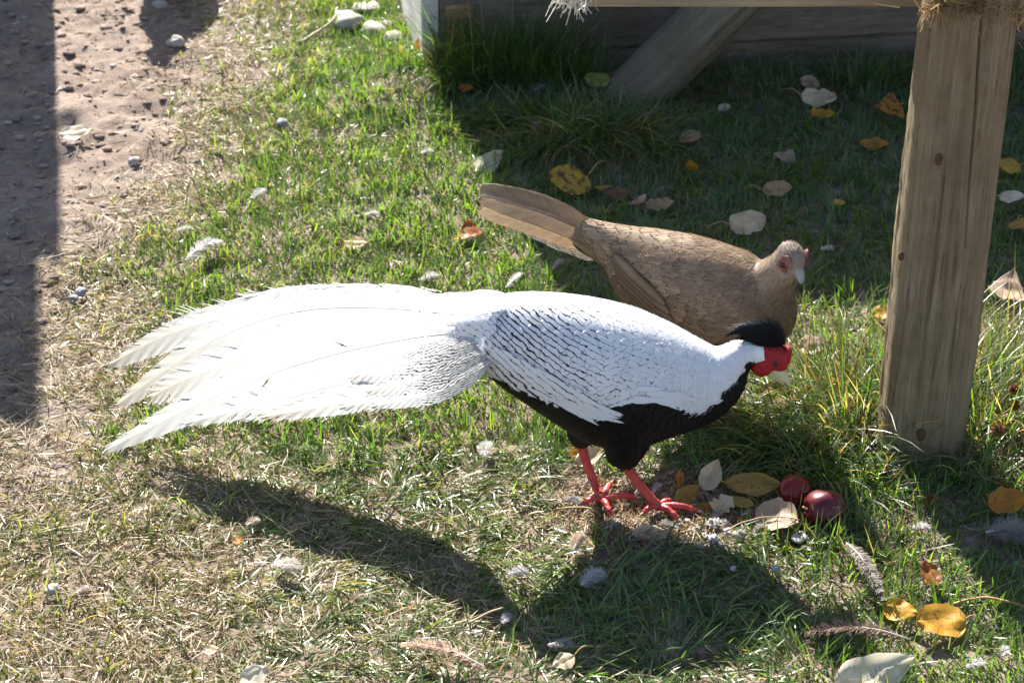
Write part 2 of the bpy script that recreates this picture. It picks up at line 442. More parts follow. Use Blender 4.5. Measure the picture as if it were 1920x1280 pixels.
def grass():
    parts = []
    # living lawn
    x, y, px, py = area_pts(300000)
    g, dry = field(px, py, x, y)
    clump = .35 + .9 * fbm(x, y, 38, 2, 60)
    keep = (RNG.random(len(x)) < g * np.clip(clump, 0, 1)) & ~inside_wall(x, y) & (np.hypot(x - POST_C[0], y - POST_C[1]) > .07)
    x, y, px, py, dry = x[keep], y[keep], px[keep], py[keep], dry[keep]
    n = len(x)
    lush = np.clip(1 - dry, 0, 1)
    isdry = RNG.random(n) < dry * .75
    az = fbm(x, y, 10, 2, 70) * 14 + RNG.normal(0, 1.0, n)
    L = (.020 + .034 * RNG.random(n) ** 1.5) * (.75 + .5 * fbm(x, y, 12, 2, 80)) * np.where(isdry, 1.15, .95 + .1 * lush)
    fr = sstep(880, 1150, py) * sstep(700, 1000, px); L = L * (1 + .05 * fr)
    mat_ = sstep(800, 900, py) * sstep(350, 560, px) * sstep(1620, 1400, px); L = L * (1 + .35 * mat_)
    w = np.where(isdry, .0019, .0029) * (.7 + .6 * RNG.random(n))
    th0 = np.clip(RNG.normal(.42, .28, n) + .35 * dry + isdry * .5 + .55 * mat_, .02, 1.5)
    kap = np.abs(RNG.normal(.5, .35, n)) + .2 * dry
    gi = RNG.integers(0, len(GREEN), n); si = RNG.integers(0, len(STRAW), n)
    col = GREEN[gi] * (.75 + .5 * RNG.random((n, 1)))
    wash = np.clip(.55 * dry, 0, .5)[:, None]
    col = col * (1 - wash) + np.array([.20, .20, .085]) * wash
    col = np.where(isdry[:, None], STRAW[si] * (.7 + .4 * RNG.random((n, 1))), col)
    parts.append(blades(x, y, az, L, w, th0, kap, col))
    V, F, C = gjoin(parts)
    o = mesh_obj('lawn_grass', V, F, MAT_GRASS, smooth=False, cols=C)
    tag(o, 'short green lawn grass mixed with dry blades', 'grass', kind='stuff')
    print('lawn tris', len(F))
    # straw thatch lying on the soil
    x, y, px, py = area_pts(260000)
    g, dry = field(px, py, x, y)
    edge = sstep(-150, 60, px - xdirt(py))
    p = edge * (.09 + .36 * dry) + .03
    feed = np.exp(-(((px - 1200) / 175) ** 2 + ((py - 965) / 60) ** 2) ** 2); p = p + .55 * feed
    keep = (RNG.random(len(x)) < p) & ~inside_wall(x, y) & (np.hypot(x - POST_C[0], y - POST_C[1]) > .08)
    x, y, dry, px, py = x[keep], y[keep], dry[keep], px[keep], py[keep]; n = len(x)
    az = fbm(x, y, 5, 2, 90) * 10 + RNG.normal(0, 1.0, n)
    L = .015 + .045 * RNG.random(n) ** 1.7; w = .0011 + .0016 * RNG.random(n)
    th0 = np.clip(RNG.normal(1.38, .16, n), .8, 1.57); kap = RNG.normal(.1, .25, n)
    col = STRAW[RNG.integers(0, len(STRAW), n)] * (.55 + .55 * RNG.random((n, 1)))
    z0 = hmap(x, y) + RNG.random(n) * .010 * np.clip(dry + .3, 0, 1)
    V, F, C = blades(x, y, az, L, w, th0, kap, col, z0=z0)
    o = mesh_obj('straw_thatch', V, F, MAT_STRAW, smooth=False, cols=C)
    tag(o, 'dry straw coloured thatch lying between the grass', 'dry grass', kind='stuff')
    print('thatch tris', len(F))
grass()

def tussock(name, label, spots, green=.7, group=None):
    parts = []
    for (px, py, n, spread, L0, L1, lean, azc, azs) in spots:
        c = atZ(px, py); n = int(n * 1.5); L1 = L1 * 1.12
        a = RNG.random(n) * 6.283; r = spread * np.sqrt(RNG.random(n))
        x = c[0] + np.cos(a) * r * 1.3; y = c[1] + np.sin(a) * r * .8
        k = ~inside_wall(x, y) & (np.maximum(abs(x - POST_C[0]), abs(y - POST_C[1])) > .066); x, y, a = x[k], y[k], a[k]; n = len(x)
        az = np.where(RNG.random(n) < .65, azc + RNG.normal(0, azs, n), a)
        L = L0 + (L1 - L0) * RNG.random(n) ** 1.6
        w = .0018 + .0016 * RNG.random(n)
        th0 = np.clip(np.abs(RNG.normal(.18, .22, n)) + lean * .4, 0, 1.2); kap = np.abs(RNG.normal(.9, .5, n)) * (.4 + lean)
        dr = RNG.random(n) > green
        col = GREEN[RNG.integers(0, 5, n)] * (.7 + .5 * RNG.random((n, 1)))
        col = np.where(dr[:, None], STRAW[RNG.integers(0, 5, n)] * (.6 + .4 * RNG.random((n, 1))), col)
        parts.append(blades(x, y, az, L, w, th0, kap, col, seg=5))
    V, F, C = gjoin(parts)
    o = mesh_obj(name, V, F, MAT_GRASS, smooth=False, cols=C, origin=(*atZ(spots[0][0], spots[0][1])[:2], 0))
    return tag(o, label, 'grass tuft', group, 'stuff')
tussock('grass_tuft', 'long arching green and straw grass round the foot of the square post',
        [(1540, 800, 420, .13, .07, .17, 1.0, 3.6, .8), (1480, 830, 260, .10, .06, .14, 1.1, 3.5, .7), (1620, 780, 260, .09, .08, .20, .5, 2.2, .9),
         (1600, 870, 160, .08, .05, .12, .9, 3.8, .7), (1700, 905, 130, .10, .04, .10, .9, 4.7, 1.0),
         (1860, 800, 420, .10, .08, .22, .6, .5, .7), (1900, 700, 260, .12, .08, .22, .5, .6, .7), (1880, 880, 260, .10, .05, .13, .8, .3, 1.2), (1970, 800, 200, .12, .08, .2, .5, .6, .8)], .62)
tussock('grass_tuft', 'dark tussock of drooping straw at the foot of the leaning log',
        [(1050, 290, 360, .09, .06, .15, 1.2, 4.2, .6), (1140, 290, 420, .11, .06, .15, 1.1, 4.9, .7), (1000, 240, 260, .08, .05, .12, .8, 3.6, .8), (1190, 250, 260, .08, .05, .11, .9, 5.2, .7), (1060, 230, 260, .1, .05, .12, .6, 3.0, 1.5)], .66)
tussock('grass_tuft', 'tall dark grass standing against the timber wall near its corner',
        [(900, 165, 420, .09, .08, .24, .35, 4.5, 1.6), (980, 165, 420, .09, .08, .24, .3, 1.2, 1.8), (1060, 170, 280, .08, .06, .18, .4, 0, 1.8), (870, 190, 240, .05, .04, .10, .8, 4.2, .9)], .86)
tussock('grass_tuft', 'thin grass tuft growing at the wall behind the square post', [(1610, 165, 150, .05, .05, .14, .3, 1.5, 1.8), (1680, 150, 90, .06, .03, .09, .5, 1.5, 1.8)], .75)
tussock('grass_tuft', 'sunlit clump of bright and brown grass at the pale wall corner',
        [(800, 150, 260, .06, .03, .08, .8, 4.6, .9), (740, 110, 300, .08, .03, .07, .8, 4.2, 1.2), (860, 185, 200, .05, .03, .07, .6, .2, .9), (910, 225, 160, .05, .03, .07, .6, .2, .9)], .72)
tussock('grass_tuft', 'upright fresh green blades beside the dark red fruits',
        [(1560, 1000, 60, .05, .03, .07, .3, 1.2, 1.2), (1640, 1030, 80, .07, .03, .07, .4, 1.2, 1.4), (1450, 1010, 45, .05, .025, .06, .4, 1.5, 1.4), (1530, 880, 160, .07, .06, .13, .9, 3.9, .8), (1580, 920, 110, .06, .05, .12, .9, 3.7, .8), (1545, 975, 40, .05, .03, .06, .3, 1.3, 1.2)], .85)

# ------------------------------------------------------------------ timber wall, post, beam, log, fence
def wall():
    root = empty('timber_wall', (WALL_A[0], WALL_A[1], 0), 'low weathered wall of stacked timber planks behind the leaning log', 'wall')
    ang = math.radians(7.3); R = Matrix.Rotation(ang, 3, 'Z')
    nrm = np.array([-WDIR[1], WDIR[0]])
    zs = [-.06, .052, .205, .36, .515, .67, .83, 1.0]
    for i in range(7):
        h = zs[i + 1] - zs[i] - .007; Lp = 3.2
        inset = (.012, 0, .004, 0, .006, .002, 0)[i]
        n = 60; V = []; F = []
        c2 = WALL_A + nrm * (.03 + inset)
        # plank with a gently uneven front face
        zz = np.array([-.5, -.46, -.25, 0, .25, .46, .5]) * h
        for k in range(n + 1):
            a = Lp * k / n
            for j, q in enumerate(zz):
                bulge = .004 if j in (0, 6) else 0
                d = bulge + (vnoise(a * 6, q * 40, 1, i) - .5) * .004 + (vnoise(a * 1.5, i * 9.0, 1, 3) - .5) * .006
                p = c2 + WDIR * a + nrm * (d - .03)
                V.append((p[0], p[1], zs[i] + .0035 + h / 2 + q))
        m = 7
        for k in range(n):
            for j in range(m - 1): F.append((k * m + j, (k + 1) * m + j, (k + 1) * m + j + 1, k * m + j + 1))
        nv = len(V)
        for k in (0, n):
            for q in (zz[0], zz[-1]):
                p = c2 + WDIR * (Lp * k / n) + nrm * .03; V.append((p[0], p[1], zs[i] + .0035 + h / 2 + q))
        F += [(nv, 0, 1, 2, 3, 4, 5, 6, nv + 1)[::-1], (nv + 2,) + tuple(n * m + j for j in range(7)) + (nv + 3,), (nv, nv + 1, nv + 3, nv + 2)]
        F += [(0, nv, nv + 2) + tuple(k * m for k in range(n, 0, -1)), (6, ) + tuple(k * m + 6 for k in range(1, n + 1)) + (nv + 3, nv + 1)]
        o = mesh_obj('plank', V, F, MAT_PLANK, root, smooth=False)
    # split, rust-brown wood showing at the plank ends
    for (a0, a1, z0, z1) in ((.012, .075, .146, .176), (.018, .046, .108, .122), (.015, .10, .062, .086), (.03, .15, .03, .045)):
        c = WALL_A + WDIR * (a0 + a1) / 2 + nrm * .0
        V, F = box_vf((0, 0, 0), a1 - a0, .012, z1 - z0, None, .003, .0012)
        V = V @ np.array(R).T + np.array([c[0], c[1], (z0 + z1) / 2]); mesh_obj('split_wood', V, F, MAT_NOTCH, root, smooth=False)
    # pale end boards running back from the corner, colour lifted to look sunlit
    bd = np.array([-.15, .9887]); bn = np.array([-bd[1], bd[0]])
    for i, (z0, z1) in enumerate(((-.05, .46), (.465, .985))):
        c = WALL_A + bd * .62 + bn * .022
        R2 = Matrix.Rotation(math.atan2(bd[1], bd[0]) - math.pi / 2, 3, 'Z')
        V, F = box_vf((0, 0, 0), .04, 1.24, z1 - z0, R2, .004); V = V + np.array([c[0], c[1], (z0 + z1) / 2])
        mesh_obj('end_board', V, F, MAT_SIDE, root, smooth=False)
wall()

def post():
    root = empty('hay_feeder', (POST_C[0], POST_C[1], 0), 'weathered square wooden post carrying a rough cross beam', 'feeder')
    H = 1.02; nz = 130; a0 = math.radians(-3)
    # rounded square outline with a long drying crack in the front face
    sec = []
    hs = .068; rc = .044
    def corner(cx, cy, t0):
        return [(cx + rc * math.cos(t), cy + rc * math.sin(t)) for t in np.linspace(t0, t0 + math.pi / 2, 5)]
    q = hs - rc
    front = [(t * q, -hs) for t in np.linspace(-1, 1, 71)[1:-1]]
    sec += corner(-q, -q, math.pi) + front + corner(q, -q, -math.pi / 2) + [(hs, t * q) for t in np.linspace(-1, 1, 7)[1:-1]]
    sec += corner(q, q, 0) + corner(-q, q, math.pi / 2) + [(-hs, -t * q) for t in np.linspace(-1, 1, 14)[1:-1]]
    sec = np.array(sec); n = len(sec)
    V, F = [], []
    for k in range(nz + 1):
        z = -.05 + (H + .05) * k / nz
        crack = .018 + .006 * math.sin(z * 5.5) + .004 * (vnoise(z * 8, 1, 1) - .5) - .01 * (z - .4)
        for (x, y) in sec:
            d = np.array([x, y]); nn = d / np.linalg.norm(d)
            off = (vnoise(x * 180 + y * 90, z * 4, 1, 2) - .5) * .0035 + (vnoise(x * 20, z * 6 + y * 30, 1, 4) - .5) * .006
            if x < -.04: off += (vnoise(z * 60, y * 90, 1, 8) - .5) * .0025
            if y < -.05:
                off -= .011 * math.exp(-((x - crack) / .0016) ** 2) * (.35 + .65 * vnoise(z * 7, 5, 1, 3)) * (0.35 + .65 * (z < .9))
                off -= .004 * math.exp(-((x + .028 - .008 * math.sin(z * 4)) / .003) ** 2) * (vnoise(z * 5, 3, 1) > .45)
            p = d + nn * off
            V.append((POST_C[0] + p[0] * math.cos(a0) - p[1] * math.sin(a0), POST_C[1] + p[0] * math.sin(a0) + p[1] * math.cos(a0), z))
    for k in range(nz):
        for i in range(n):
            j = (i + 1) % n; F.append((k * n + i, k * n + j, k * n + n + j, k * n + n + i))
    F.append(tuple(range(nz * n, nz * n + n)))
    mesh_obj('post', V, F, MAT_POST, root)
    for (kx, ky, kr) in ((1727, 815, .0075), (1760, 300, .006), (1690, 480, .005)):
        kp = atY(kx, ky, POST_C[1] - .0675); sv, sf = sphere_vf(kp, (kr, .0028, kr * 1.5), 14, 9); mesh_obj('knot', sv + RNG.normal(0, .0004, sv.shape), sf, MAT_KNOT, root)
    # cross beam nailed behind the post
    p0 = atY(1090, 12, 2.955); p1 = np.array([2.1, 2.955, p0[2] + .012])
    V, F = box_vf(((p0[0] + p1[0]) / 2, 2.955, (p0[2] + p1[2]) / 2 + .045), p1[0] - p0[0], .045, .09, None, .004, .0008)
    mesh_obj('cross_beam', V, F, MAT_BEAM, root, smooth=False)
    V, F = box_vf((2.0, 2.89, .5), .11, .11, 1.06, None, .01); mesh_obj('post', V, F, MAT_POST, root, smooth=False)
    # loose hay caught on the post top and the beam end
    parts = []
    def hay(n, c, spread, L, col, azs=None, down=1.2):
        x = c[0] + RNG.normal(0, spread[0], n); y = c[1] + RNG.normal(0, spread[1], n); z = c[2] + RNG.normal(0, spread[2], n)
        dv = RNG.normal(0, 1, (n, 3)); dv[:, 2] -= down; dv /= np.linalg.norm(dv, axis=1)[:, None]
        P = np.stack([x, y, z], -1); Q = P + dv * (L * (.5 + RNG.random(n)))[:, None]
        s = np.cross(dv, RNG.normal(0, 1, (n, 3))); s /= np.linalg.norm(s, axis=1)[:, None]; w = .0011
        V = np.stack([P - s * w, P + s * w, Q + s * w * .6, Q - s * w * .6], 1).reshape(-1, 3)
        F = np.arange(n)[:, None] * 4 + np.array([[0, 1, 2, 3]])
        cc = np.repeat(np.array(col) * (.6 + .6 * RNG.random((n, 1))), 4, 0)
        return V, F, cc
    tz = atY(1740, 22, POST_C[1] - .06)[2]
    parts.append(hay(140, (POST_C[0] - .055, POST_C[1] - .03, tz + .012), (.006, .02, .012), .028, (.42, .27, .12)))
    parts.append(hay(260, (POST_C[0], POST_C[1] - .064, tz + .012), (.035, .002, .006), .03, (.30, .19, .08), down=.2))
    parts.append(hay(70, (POST_C[0] + .062, POST_C[1] - .03, tz - .01), (.004, .02, .012), .02, (.42, .27, .12)))
    e = atY(1078, 0, 2.95)
    parts.append(hay(260, (e[0] - .004, 2.95, e[2] + .02), (.012, .02, .008), .03, (.62, .58, .50)))
    V, F, C = gjoin(parts)
    o = mesh_obj('hay_wisps', V, F, MAT_STRAW, root, smooth=False, cols=C); o['kind'] = 'stuff'
post()

def log():
    a = np.array([.185, 4.235, -.06]); b = np.array([1.235, 4.475, .97])
    n = 50; m = 26
    pts = a + (b - a) * np.linspace(0, 1, n)[:, None]
    d = (b - a) / np.linalg.norm(b - a); L = np.linalg.norm(b - a)
    Rm = Vector(d).to_track_quat('X', 'Z').to_matrix()
    V, F = [], []
    for k in range(n):
        t = k / (n - 1)
        for i in range(m):
            ph = 2 * math.pi * i / m
            r = .062 + .006 * vnoise(i * .5, t * 9, 1, 2) + .004 * (vnoise(math.cos(ph) * 3 + 5, math.sin(ph) * 3 + t * 3, 1, 6) - .5)
            r += .006 * (vnoise(i * 1.3, t * 40, 1, 9) - .5)
            if i in (8, ): r -= .016
            if i == 11 and t > .2: r -= .006
            V.append((t * L, r * math.cos(ph + 2.1), r * math.sin(ph + 2.1)))
    for k in range(n - 1):
        for i in range(m):
            j = (i + 1) % m; F.append((k * m + i, k * m + j, k * m + m + j, k * m + m + i))
    F.append(tuple(range(m - 1, -1, -1))); F.append(tuple(range((n - 1) * m, n * m)))
    o = mesh_obj('wooden_log', V, F, MAT_LOG); o.location = a; o.rotation_euler = Rm.to_euler()
    tag(o, 'thick grey weathered log leaning at a slant against the timber wall', 'log')
log()

def caster():  # unseen boards, added and shaped to cast the left-hand shadow
    root = empty('shadow_panel', (-2.2, 5.6, 0), 'unseen leaning panel of grey boards added to cast the left shadow', 'caster')
    lean = math.radians(-5.5)
    for i in range(11):
        xb = -1.345 if i == 0 else -1.394 - .142 * (i - 1); h = 2.36 if i > 0 else 1.82
        V, F = box_vf((0, 0, h / 2), .138, .022, h, None, .003)
        c, s = math.cos(lean), math.sin(lean)
        X = V[:, 0] * c + V[:, 2] * s; Z = -V[:, 0] * s + V[:, 2] * c
        V = np.stack([X + xb, V[:, 1] + 5.6 + (.0007 * (i % 2) if i else -.026), Z - .01], -1)
        mesh_obj('board', V, F, MAT_SIDE, root, smooth=False)
    for z in (.35, 1.5):
        V, F = box_vf((-2.05 - z * .096, 5.637, z), 1.5, .045, .08, None, .004); mesh_obj('rail', V, F, MAT_SIDE, root, smooth=False)
caster()

# ------------------------------------------------------------------ bird toolkit
def slices_vf(sl, Y, n=28):
    V, F = [], []
    for (px, top, bot, k, dy) in sl:
        c = atY(px, (top + bot) / 2, Y + dy); d = ray(px, (top + bot) / 2); phi = math.atan2(-d[2], d[1])
        s = FPX / (c[1] * CP + (CAM_H - c[2]) * SP)
        b = (bot - top) / 2 / s / math.sqrt(math.cos(phi) ** 2 + (k * math.sin(phi)) ** 2)
        for i in range(n):
            a = 2 * math.pi * i / n
            V.append((c[0], c[1] + k * b * math.cos(a), c[2] + b * math.sin(a)))
    for j in range(len(sl) - 1):
        for i in range(n):
            q = (i + 1) % n; F.append((j * n + i, j * n + q, j * n + n + q, j * n + n + i))
    F.append(tuple(range(n - 1, -1, -1))); F.append(tuple(range((len(sl) - 1) * n, len(sl) * n)))
    return np.array(V), F
def remesh(parts, voxel=.0035, smooth=10):
    V, F = join(parts)
    me = bpy.data.meshes.new('tmp'); me.from_pydata([tuple(v) for v in V], [], F); me.update()
    o = bpy.data.objects.new('tmp', me); COL.objects.link(o)
    m = o.modifiers.new('r', 'REMESH'); m.mode = 'VOXEL'; m.voxel_size = voxel
    s = o.modifiers.new('s', 'SMOOTH'); s.iterations = smooth; s.factor = .5
    dg = bpy.context.evaluated_depsgraph_get(); ev = o.evaluated_get(dg).to_mesh()
    nv = len(ev.vertices); co = np.empty(nv * 3); ev.vertices.foreach_get('co', co)
    P = [tuple(p.vertices) for p in ev.polygons]
    o.evaluated_get(dg).to_mesh_clear(); bpy.data.objects.remove(o); bpy.data.meshes.remove(me)
    return co.reshape(-1, 3), P
class Skin:
    def __init__(s, parts, Y, voxel=.0035, smooth=10):
        s.V, s.P = remesh(parts, voxel, smooth); s.Y = Y
        s.bvh = BVHTree.FromPolygons([Vector(v) for v in s.V], s.P)
        q = np.array([p if len(p) == 4 else (*p, p[-1]) for p in s.P])
        A, B, C, D = (s.V[q[:, i]] for i in range(4)); s.q = q
        s.area = .5 * np.linalg.norm(np.cross(C - A, D - B), axis=1)
        s.cen = (A + B + C + D) / 4
        nn = np.cross(C - A, D - B); s.nrm = nn / (np.linalg.norm(nn, axis=1)[:, None] + 1e-12)
        if np.mean(np.sum(s.nrm * (s.cen - s.V.mean(0)), 1)) < 0: s.nrm = -s.nrm
    def mpx(s, P):
        """pixel of the point mirrored to the near side of the bird: markings are the same on both flanks"""
        P = np.asarray(P, float).copy(); P[..., 1] = s.Y - np.abs(P[..., 1] - s.Y); return proj(P)
    def scatter(s, rad, n=40000, mask=None):
        i = RNG.choice(len(s.area), n, p=s.area / s.area.sum())
        p = s.cen[i]; R = rad(p)
        if mask is not None:
            k = mask(p); p, i, R = p[k], i[k], R[k]
        acc = np.empty((0, 3)); out = []
        cell = {}
        for j in range(len(p)):
            r = R[j]; g = .02; key = tuple(np.floor(p[j] / g).astype(int)); ok = True
            for a in (-1, 0, 1):
                for b in (-1, 0, 1):
                    for c in (-1, 0, 1):
                        for q in cell.get((key[0] + a, key[1] + b, key[2] + c), ()):
                            if (q[0] - p[j][0]) ** 2 + (q[1] - p[j][1]) ** 2 + (q[2] - p[j][2]) ** 2 < r * r: ok = False; break
                        if not ok: break
                    if not ok: break
                if not ok: break
            if ok: cell.setdefault(key, []).append(tuple(p[j])); out.append(j)
        return p[out], s.nrm[i[out]]
PROF_V = np.array([0, .15, .35, .55, .75, .88, .96, 1.0])
PROF_W = np.array([.35, .7, .95, 1.0, .96, .78, .48, .14])
def conf_feather(bvh, p, n, f, L, W, lift=.10, base=.0006, nu=2, pv=PROF_V, pw=PROF_W, cup=.0, bend=0.0, free=0.0):
    """one feather laid over the skin; returns verts (rows along, across 2nu+1) and its fu, fv"""
    f = f - n * np.dot(f, n); f /= np.linalg.norm(f) + 1e-9; sd = np.cross(n, f)
    V, U = [], []
    for v, w in zip(pv, pw):
        for u in np.linspace(-1, 1, 2 * nu + 1):
            q = p + f * (v - .3) * L + sd * (u * w * W + bend * L * v * v) - f * (abs(u) ** 2) * W * .25 * (v > .8)
            loc, nr, _, _ = bvh.find_nearest(Vector(q))
            nr = np.array(nr)
            if np.dot(nr, n) < 0: nr = n
            loc = np.array(loc) * (1 - free * v) + q * (free * v)
            V.append(loc + nr * (base + lift * L * v ** 1.4 * .5 + cup * W * (1 - u * u) * .5)); U.append((u * w, v))
    return V, U
def feather_faces(nrow, nu, o):
    m = 2 * nu + 1
    return [(o + r * m + c, o + r * m + c + 1, o + (r + 1) * m + c + 1, o + (r + 1) * m + c) for r in range(nrow - 1) for c in range(m - 1)]
def coat(skin, rad, size, flow, colf, inkf, mask=None, lift=.12, n=40000, aspect=.5, var=.08, jitter=.10, freef=None):
    P, N = skin.scatter(rad, n, mask)
    L = size(P); FL = flow(P); C = colf(P); I = inkf(P); FR = freef(P) if freef else np.zeros(len(P))
    V, F, U, K = [], [], [], []
    for j in range(len(P)):
        jit = RNG.normal(0, jitter, 3)
        v, u = conf_feather(skin.bvh, P[j], N[j], FL[j] + jit, L[j] * RNG.uniform(.85, 1.15), L[j] * aspect * RNG.uniform(.85, 1.1), lift, free=FR[j])
        F += feather_faces(len(PROF_V), 2, len(V)); V += v
        U += [(a, b, I[j]) for a, b in u]; cj = C[j] * RNG.uniform(1 - var, 1 + var * .75); K += [cj] * len(v)
    return np.array(V), np.array(F), np.array(K), np.array(U)
def strands(P, N, D, L, w, col, lift=.25, curl=0.0):
    """hair-thin tapering barbs"""
    n = len(P); D = D - N * np.sum(D * N, 1)[:, None]; D /= np.linalg.norm(D, axis=1)[:, None] + 1e-9
    S_ = np.cross(N, D); L = L * np.ones(n)
    rows = []
    for t, wk in ((0, 1.0), (.4, .9), (.75, .6), (1.0, .0)):
        q = P + D * (L * t)[:, None] + N * (.0006 + (lift * np.ones(n)) * L * t * (1 - curl * t))[:, None]
        rows += [q - S_ * w * wk, q + S_ * w * wk]
    V = np.stack(rows, 1).reshape(-1, 3); b = np.arange(n)[:, None] * 8
    F = np.concatenate([b + np.array([[k, k + 1, k + 3, k + 2]]) for k in (0, 2, 4)])
    return V, F, np.repeat(col, 8, 0)
def pillow(poly, t, y0=0.0, Y=2.7, rings=6, power=2.6):
    """puffed lens from a pixel outline, standing in the bird's plane"""
    p = np.array([atY(a, b, Y) for a, b in poly]); p = spline(np.vstack([p, p[:1]]), 40)[:-1]
    c = p.mean(0); V, F = [], []; n = len(p)
    rr = list(np.linspace(0.12, 1, rings))
    for sgn in (-1, 1):
        for r in (rr if sgn < 0 else rr[::-1][1:]):
            for q in p:
                e = c + (q - c) * r; e = e.copy(); e[1] += y0 + sgn * t * max(0, 1 - r ** power) ** .5
                V.append(e)
    k = len(V) // n
    for j in range(k - 1):
        for i in range(n):
            q = (i + 1) % n; F.append((j * n + i, j * n + q, j * n + n + q, j * n + n + i))
    F.append(tuple(range(n - 1, -1, -1))); F.append(tuple(range((k - 1) * n, k * n)))
    return np.array(V), F
def px_tube(pts, Y, n=14, m=20):
    """pts: (px, py, radius_px, dy)"""
    c = np.array([atY(a, b, Y + d) for a, b, r, d in pts]); s = scale_at(Y)
    q = spline(np.column_stack([c, np.array([p[2] for p in pts]) / s]), m)
    return tube_vf(q[:, :3], np.maximum(q[:, 3], .0008), n)
def long_feather(name, parent, rach, wu, wl, tilt, col, tipcol, ink, mat=None, ncol=110, fray=.5, splits=6, prof=None, seed=0, rgroove=.0011, rcol=(.30, .27, .25)):
    """rach: (px, py, Y) from root to tip. Vane built of barb columns on both sides of the shaft; splits leave real gaps."""
    rg = np.random.default_rng(seed)
    R = spline(np.array([atY(a, b, y) for a, b, y in rach]), ncol + 1)
    T = np.gradient(R, axis=0); T /= np.linalg.norm(T, axis=1)[:, None]
    s = scale_at(rach[0][2])
    V, F, U, C = [], [], [], []
    view = np.array([0, -CP, SP])
    for side, w in ((1, wu), (-1, wl)):
        W = w / s; na = 5
        base0 = len(V)
        cuts = sorted(rg.choice(np.arange(int(ncol * .25), ncol), splits, replace=False)) if splits else []
        cutd = {c: rg.uniform(.15, .6) for c in cuts}
        dev = 0.0; lenf = 1.0
        for i in range(ncol + 1):
            t = i / ncol
            if i in cutd: dev = rg.uniform(-.10, .12); lenf *= rg.uniform(.86, 1.03)
            else: lenf += rg.normal(0, .01 + .05 * fray * t); lenf = min(max(lenf, .6), 1.1); dev *= .97
            pr = np.interp(t, [0, .06, .2, .6, .85, .95, 1.0], [.25, .6, .9, 1.0, .85, .55, .12]) if prof is None else np.interp(t, *prof)
            tang = T[i]; nv = view - tang * np.dot(view, tang); nv /= np.linalg.norm(nv)
            up = np.cross(tang, nv) * -1
            if up[2] < 0: up = -up
            lat = up * side * math.cos(tilt) - nv * math.sin(tilt) * (1 if side > 0 else -1)
            sweep = .75 + dev + .55 * t
            for a in np.linspace(0, 1, na):
                q = R[i] + (lat * a + tang * sweep * a ** 1.15 * .95) * W * pr * lenf
                q = q - nv * (.0022 * a * a) + nv * (rgroove if a == 0 else 0)
                V.append(q); U.append((side * a, t, ink(t, side * a) if callable(ink) else ink))
                k = np.clip(t * 1.0, 0, 1) ** 2.2
                cc = np.array(col) * (1 - k) + np.array(tipcol) * k
                C.append(cc * (.82 + .36 * vnoise(t * 40, a * 3 + side, 1, seed)) * (.84 if side > 0 else 1.0))
        for i in range(ncol):
            for a in range(na - 1):
                if (i + 1) in cutd and a / (na - 1) >= cutd[i + 1]: continue
                p = base0 + i * na + a; F.append((p, p + na, p + na + 1, p + 1))
    o = mesh_obj(name, V, F, mat or MAT_TAIL, parent, cols=C, fuv=U)
    sv, sf = tube_vf(R[:int(ncol * .93)], np.linspace(.0013, .0003, int(ncol * .93)), 6)
    mesh_obj('shaft', sv, sf, M_SHAFT if rcol is None else shaft_mat(rcol), o)
    return o
_sm = {}
def shaft_mat(c):
    if c not in _sm: _sm[c] = M_plain('feather_shaft', c, .4, .5)
    return _sm[c]

# ------------------------------------------------------------------ silver pheasant cock
def leg_and_foot(root, path, Y, toes, spur, mats, name='leg', toe_r=.0052, r0=.0088, r1=.0068):
    mleg, mclaw = mats
    pts = [atY(a, b, y) for a, b, y in path]
    foot = atZ(*toes['at'], .012)
    P = spline(pts + [foot], 14)
    r = np.interp(np.linspace(0, 1, 14), [0, .15, .5, .85, 1], [r0 * 1.1, r0, r1, r1 * 1.05, r1 * 1.25])
    V, F = tube_vf(P, r, 12)
    leg = mesh_obj(name, V, F, mleg, root)
    for q in toes['toes']:
        e = atZ(q[0], q[1], q[2] if len(q) > 2 else .006)
        m1 = foot + (e - foot) * .33 + np.array([0, 0, .006]); m2 = foot + (e - foot) * .7 + np.array([0, 0, .005])
        T = spline([foot, m1, m2, e], 14)
        rr = toe_r * np.interp(np.linspace(0, 1, 14), [0, .1, .3, .36, .44, .65, .72, .8, 1], [1.2, 1.1, .98, 1.08, .92, .9, 1.0, .84, .6])
        V, F = tube_vf(T, rr, 9); toe = mesh_obj('toe', V, F, mleg, leg)
        d = (e - m2) / np.linalg.norm(e - m2)
        V, F = tube_vf([e - d * .002, e + d * .006 + np.array([0, 0, .001]), e + d * .012 - np.array([0, 0, .002])], [toe_r * .62, toe_r * .45, .0004], 7)
        mesh_obj('claw', V, F, mclaw, leg)
    if spur:
        a = atY(*spur[0]); b = atY(*spur[1]); mid = (a + b) / 2 + np.array([-.002, 0, 0])
        V, F = tube_vf(spline([a, mid, b], 6), [.0042, .0035, .003, .0022, .0014, .0004], 8); mesh_obj('spur', V, F, mclaw, leg)
    return leg

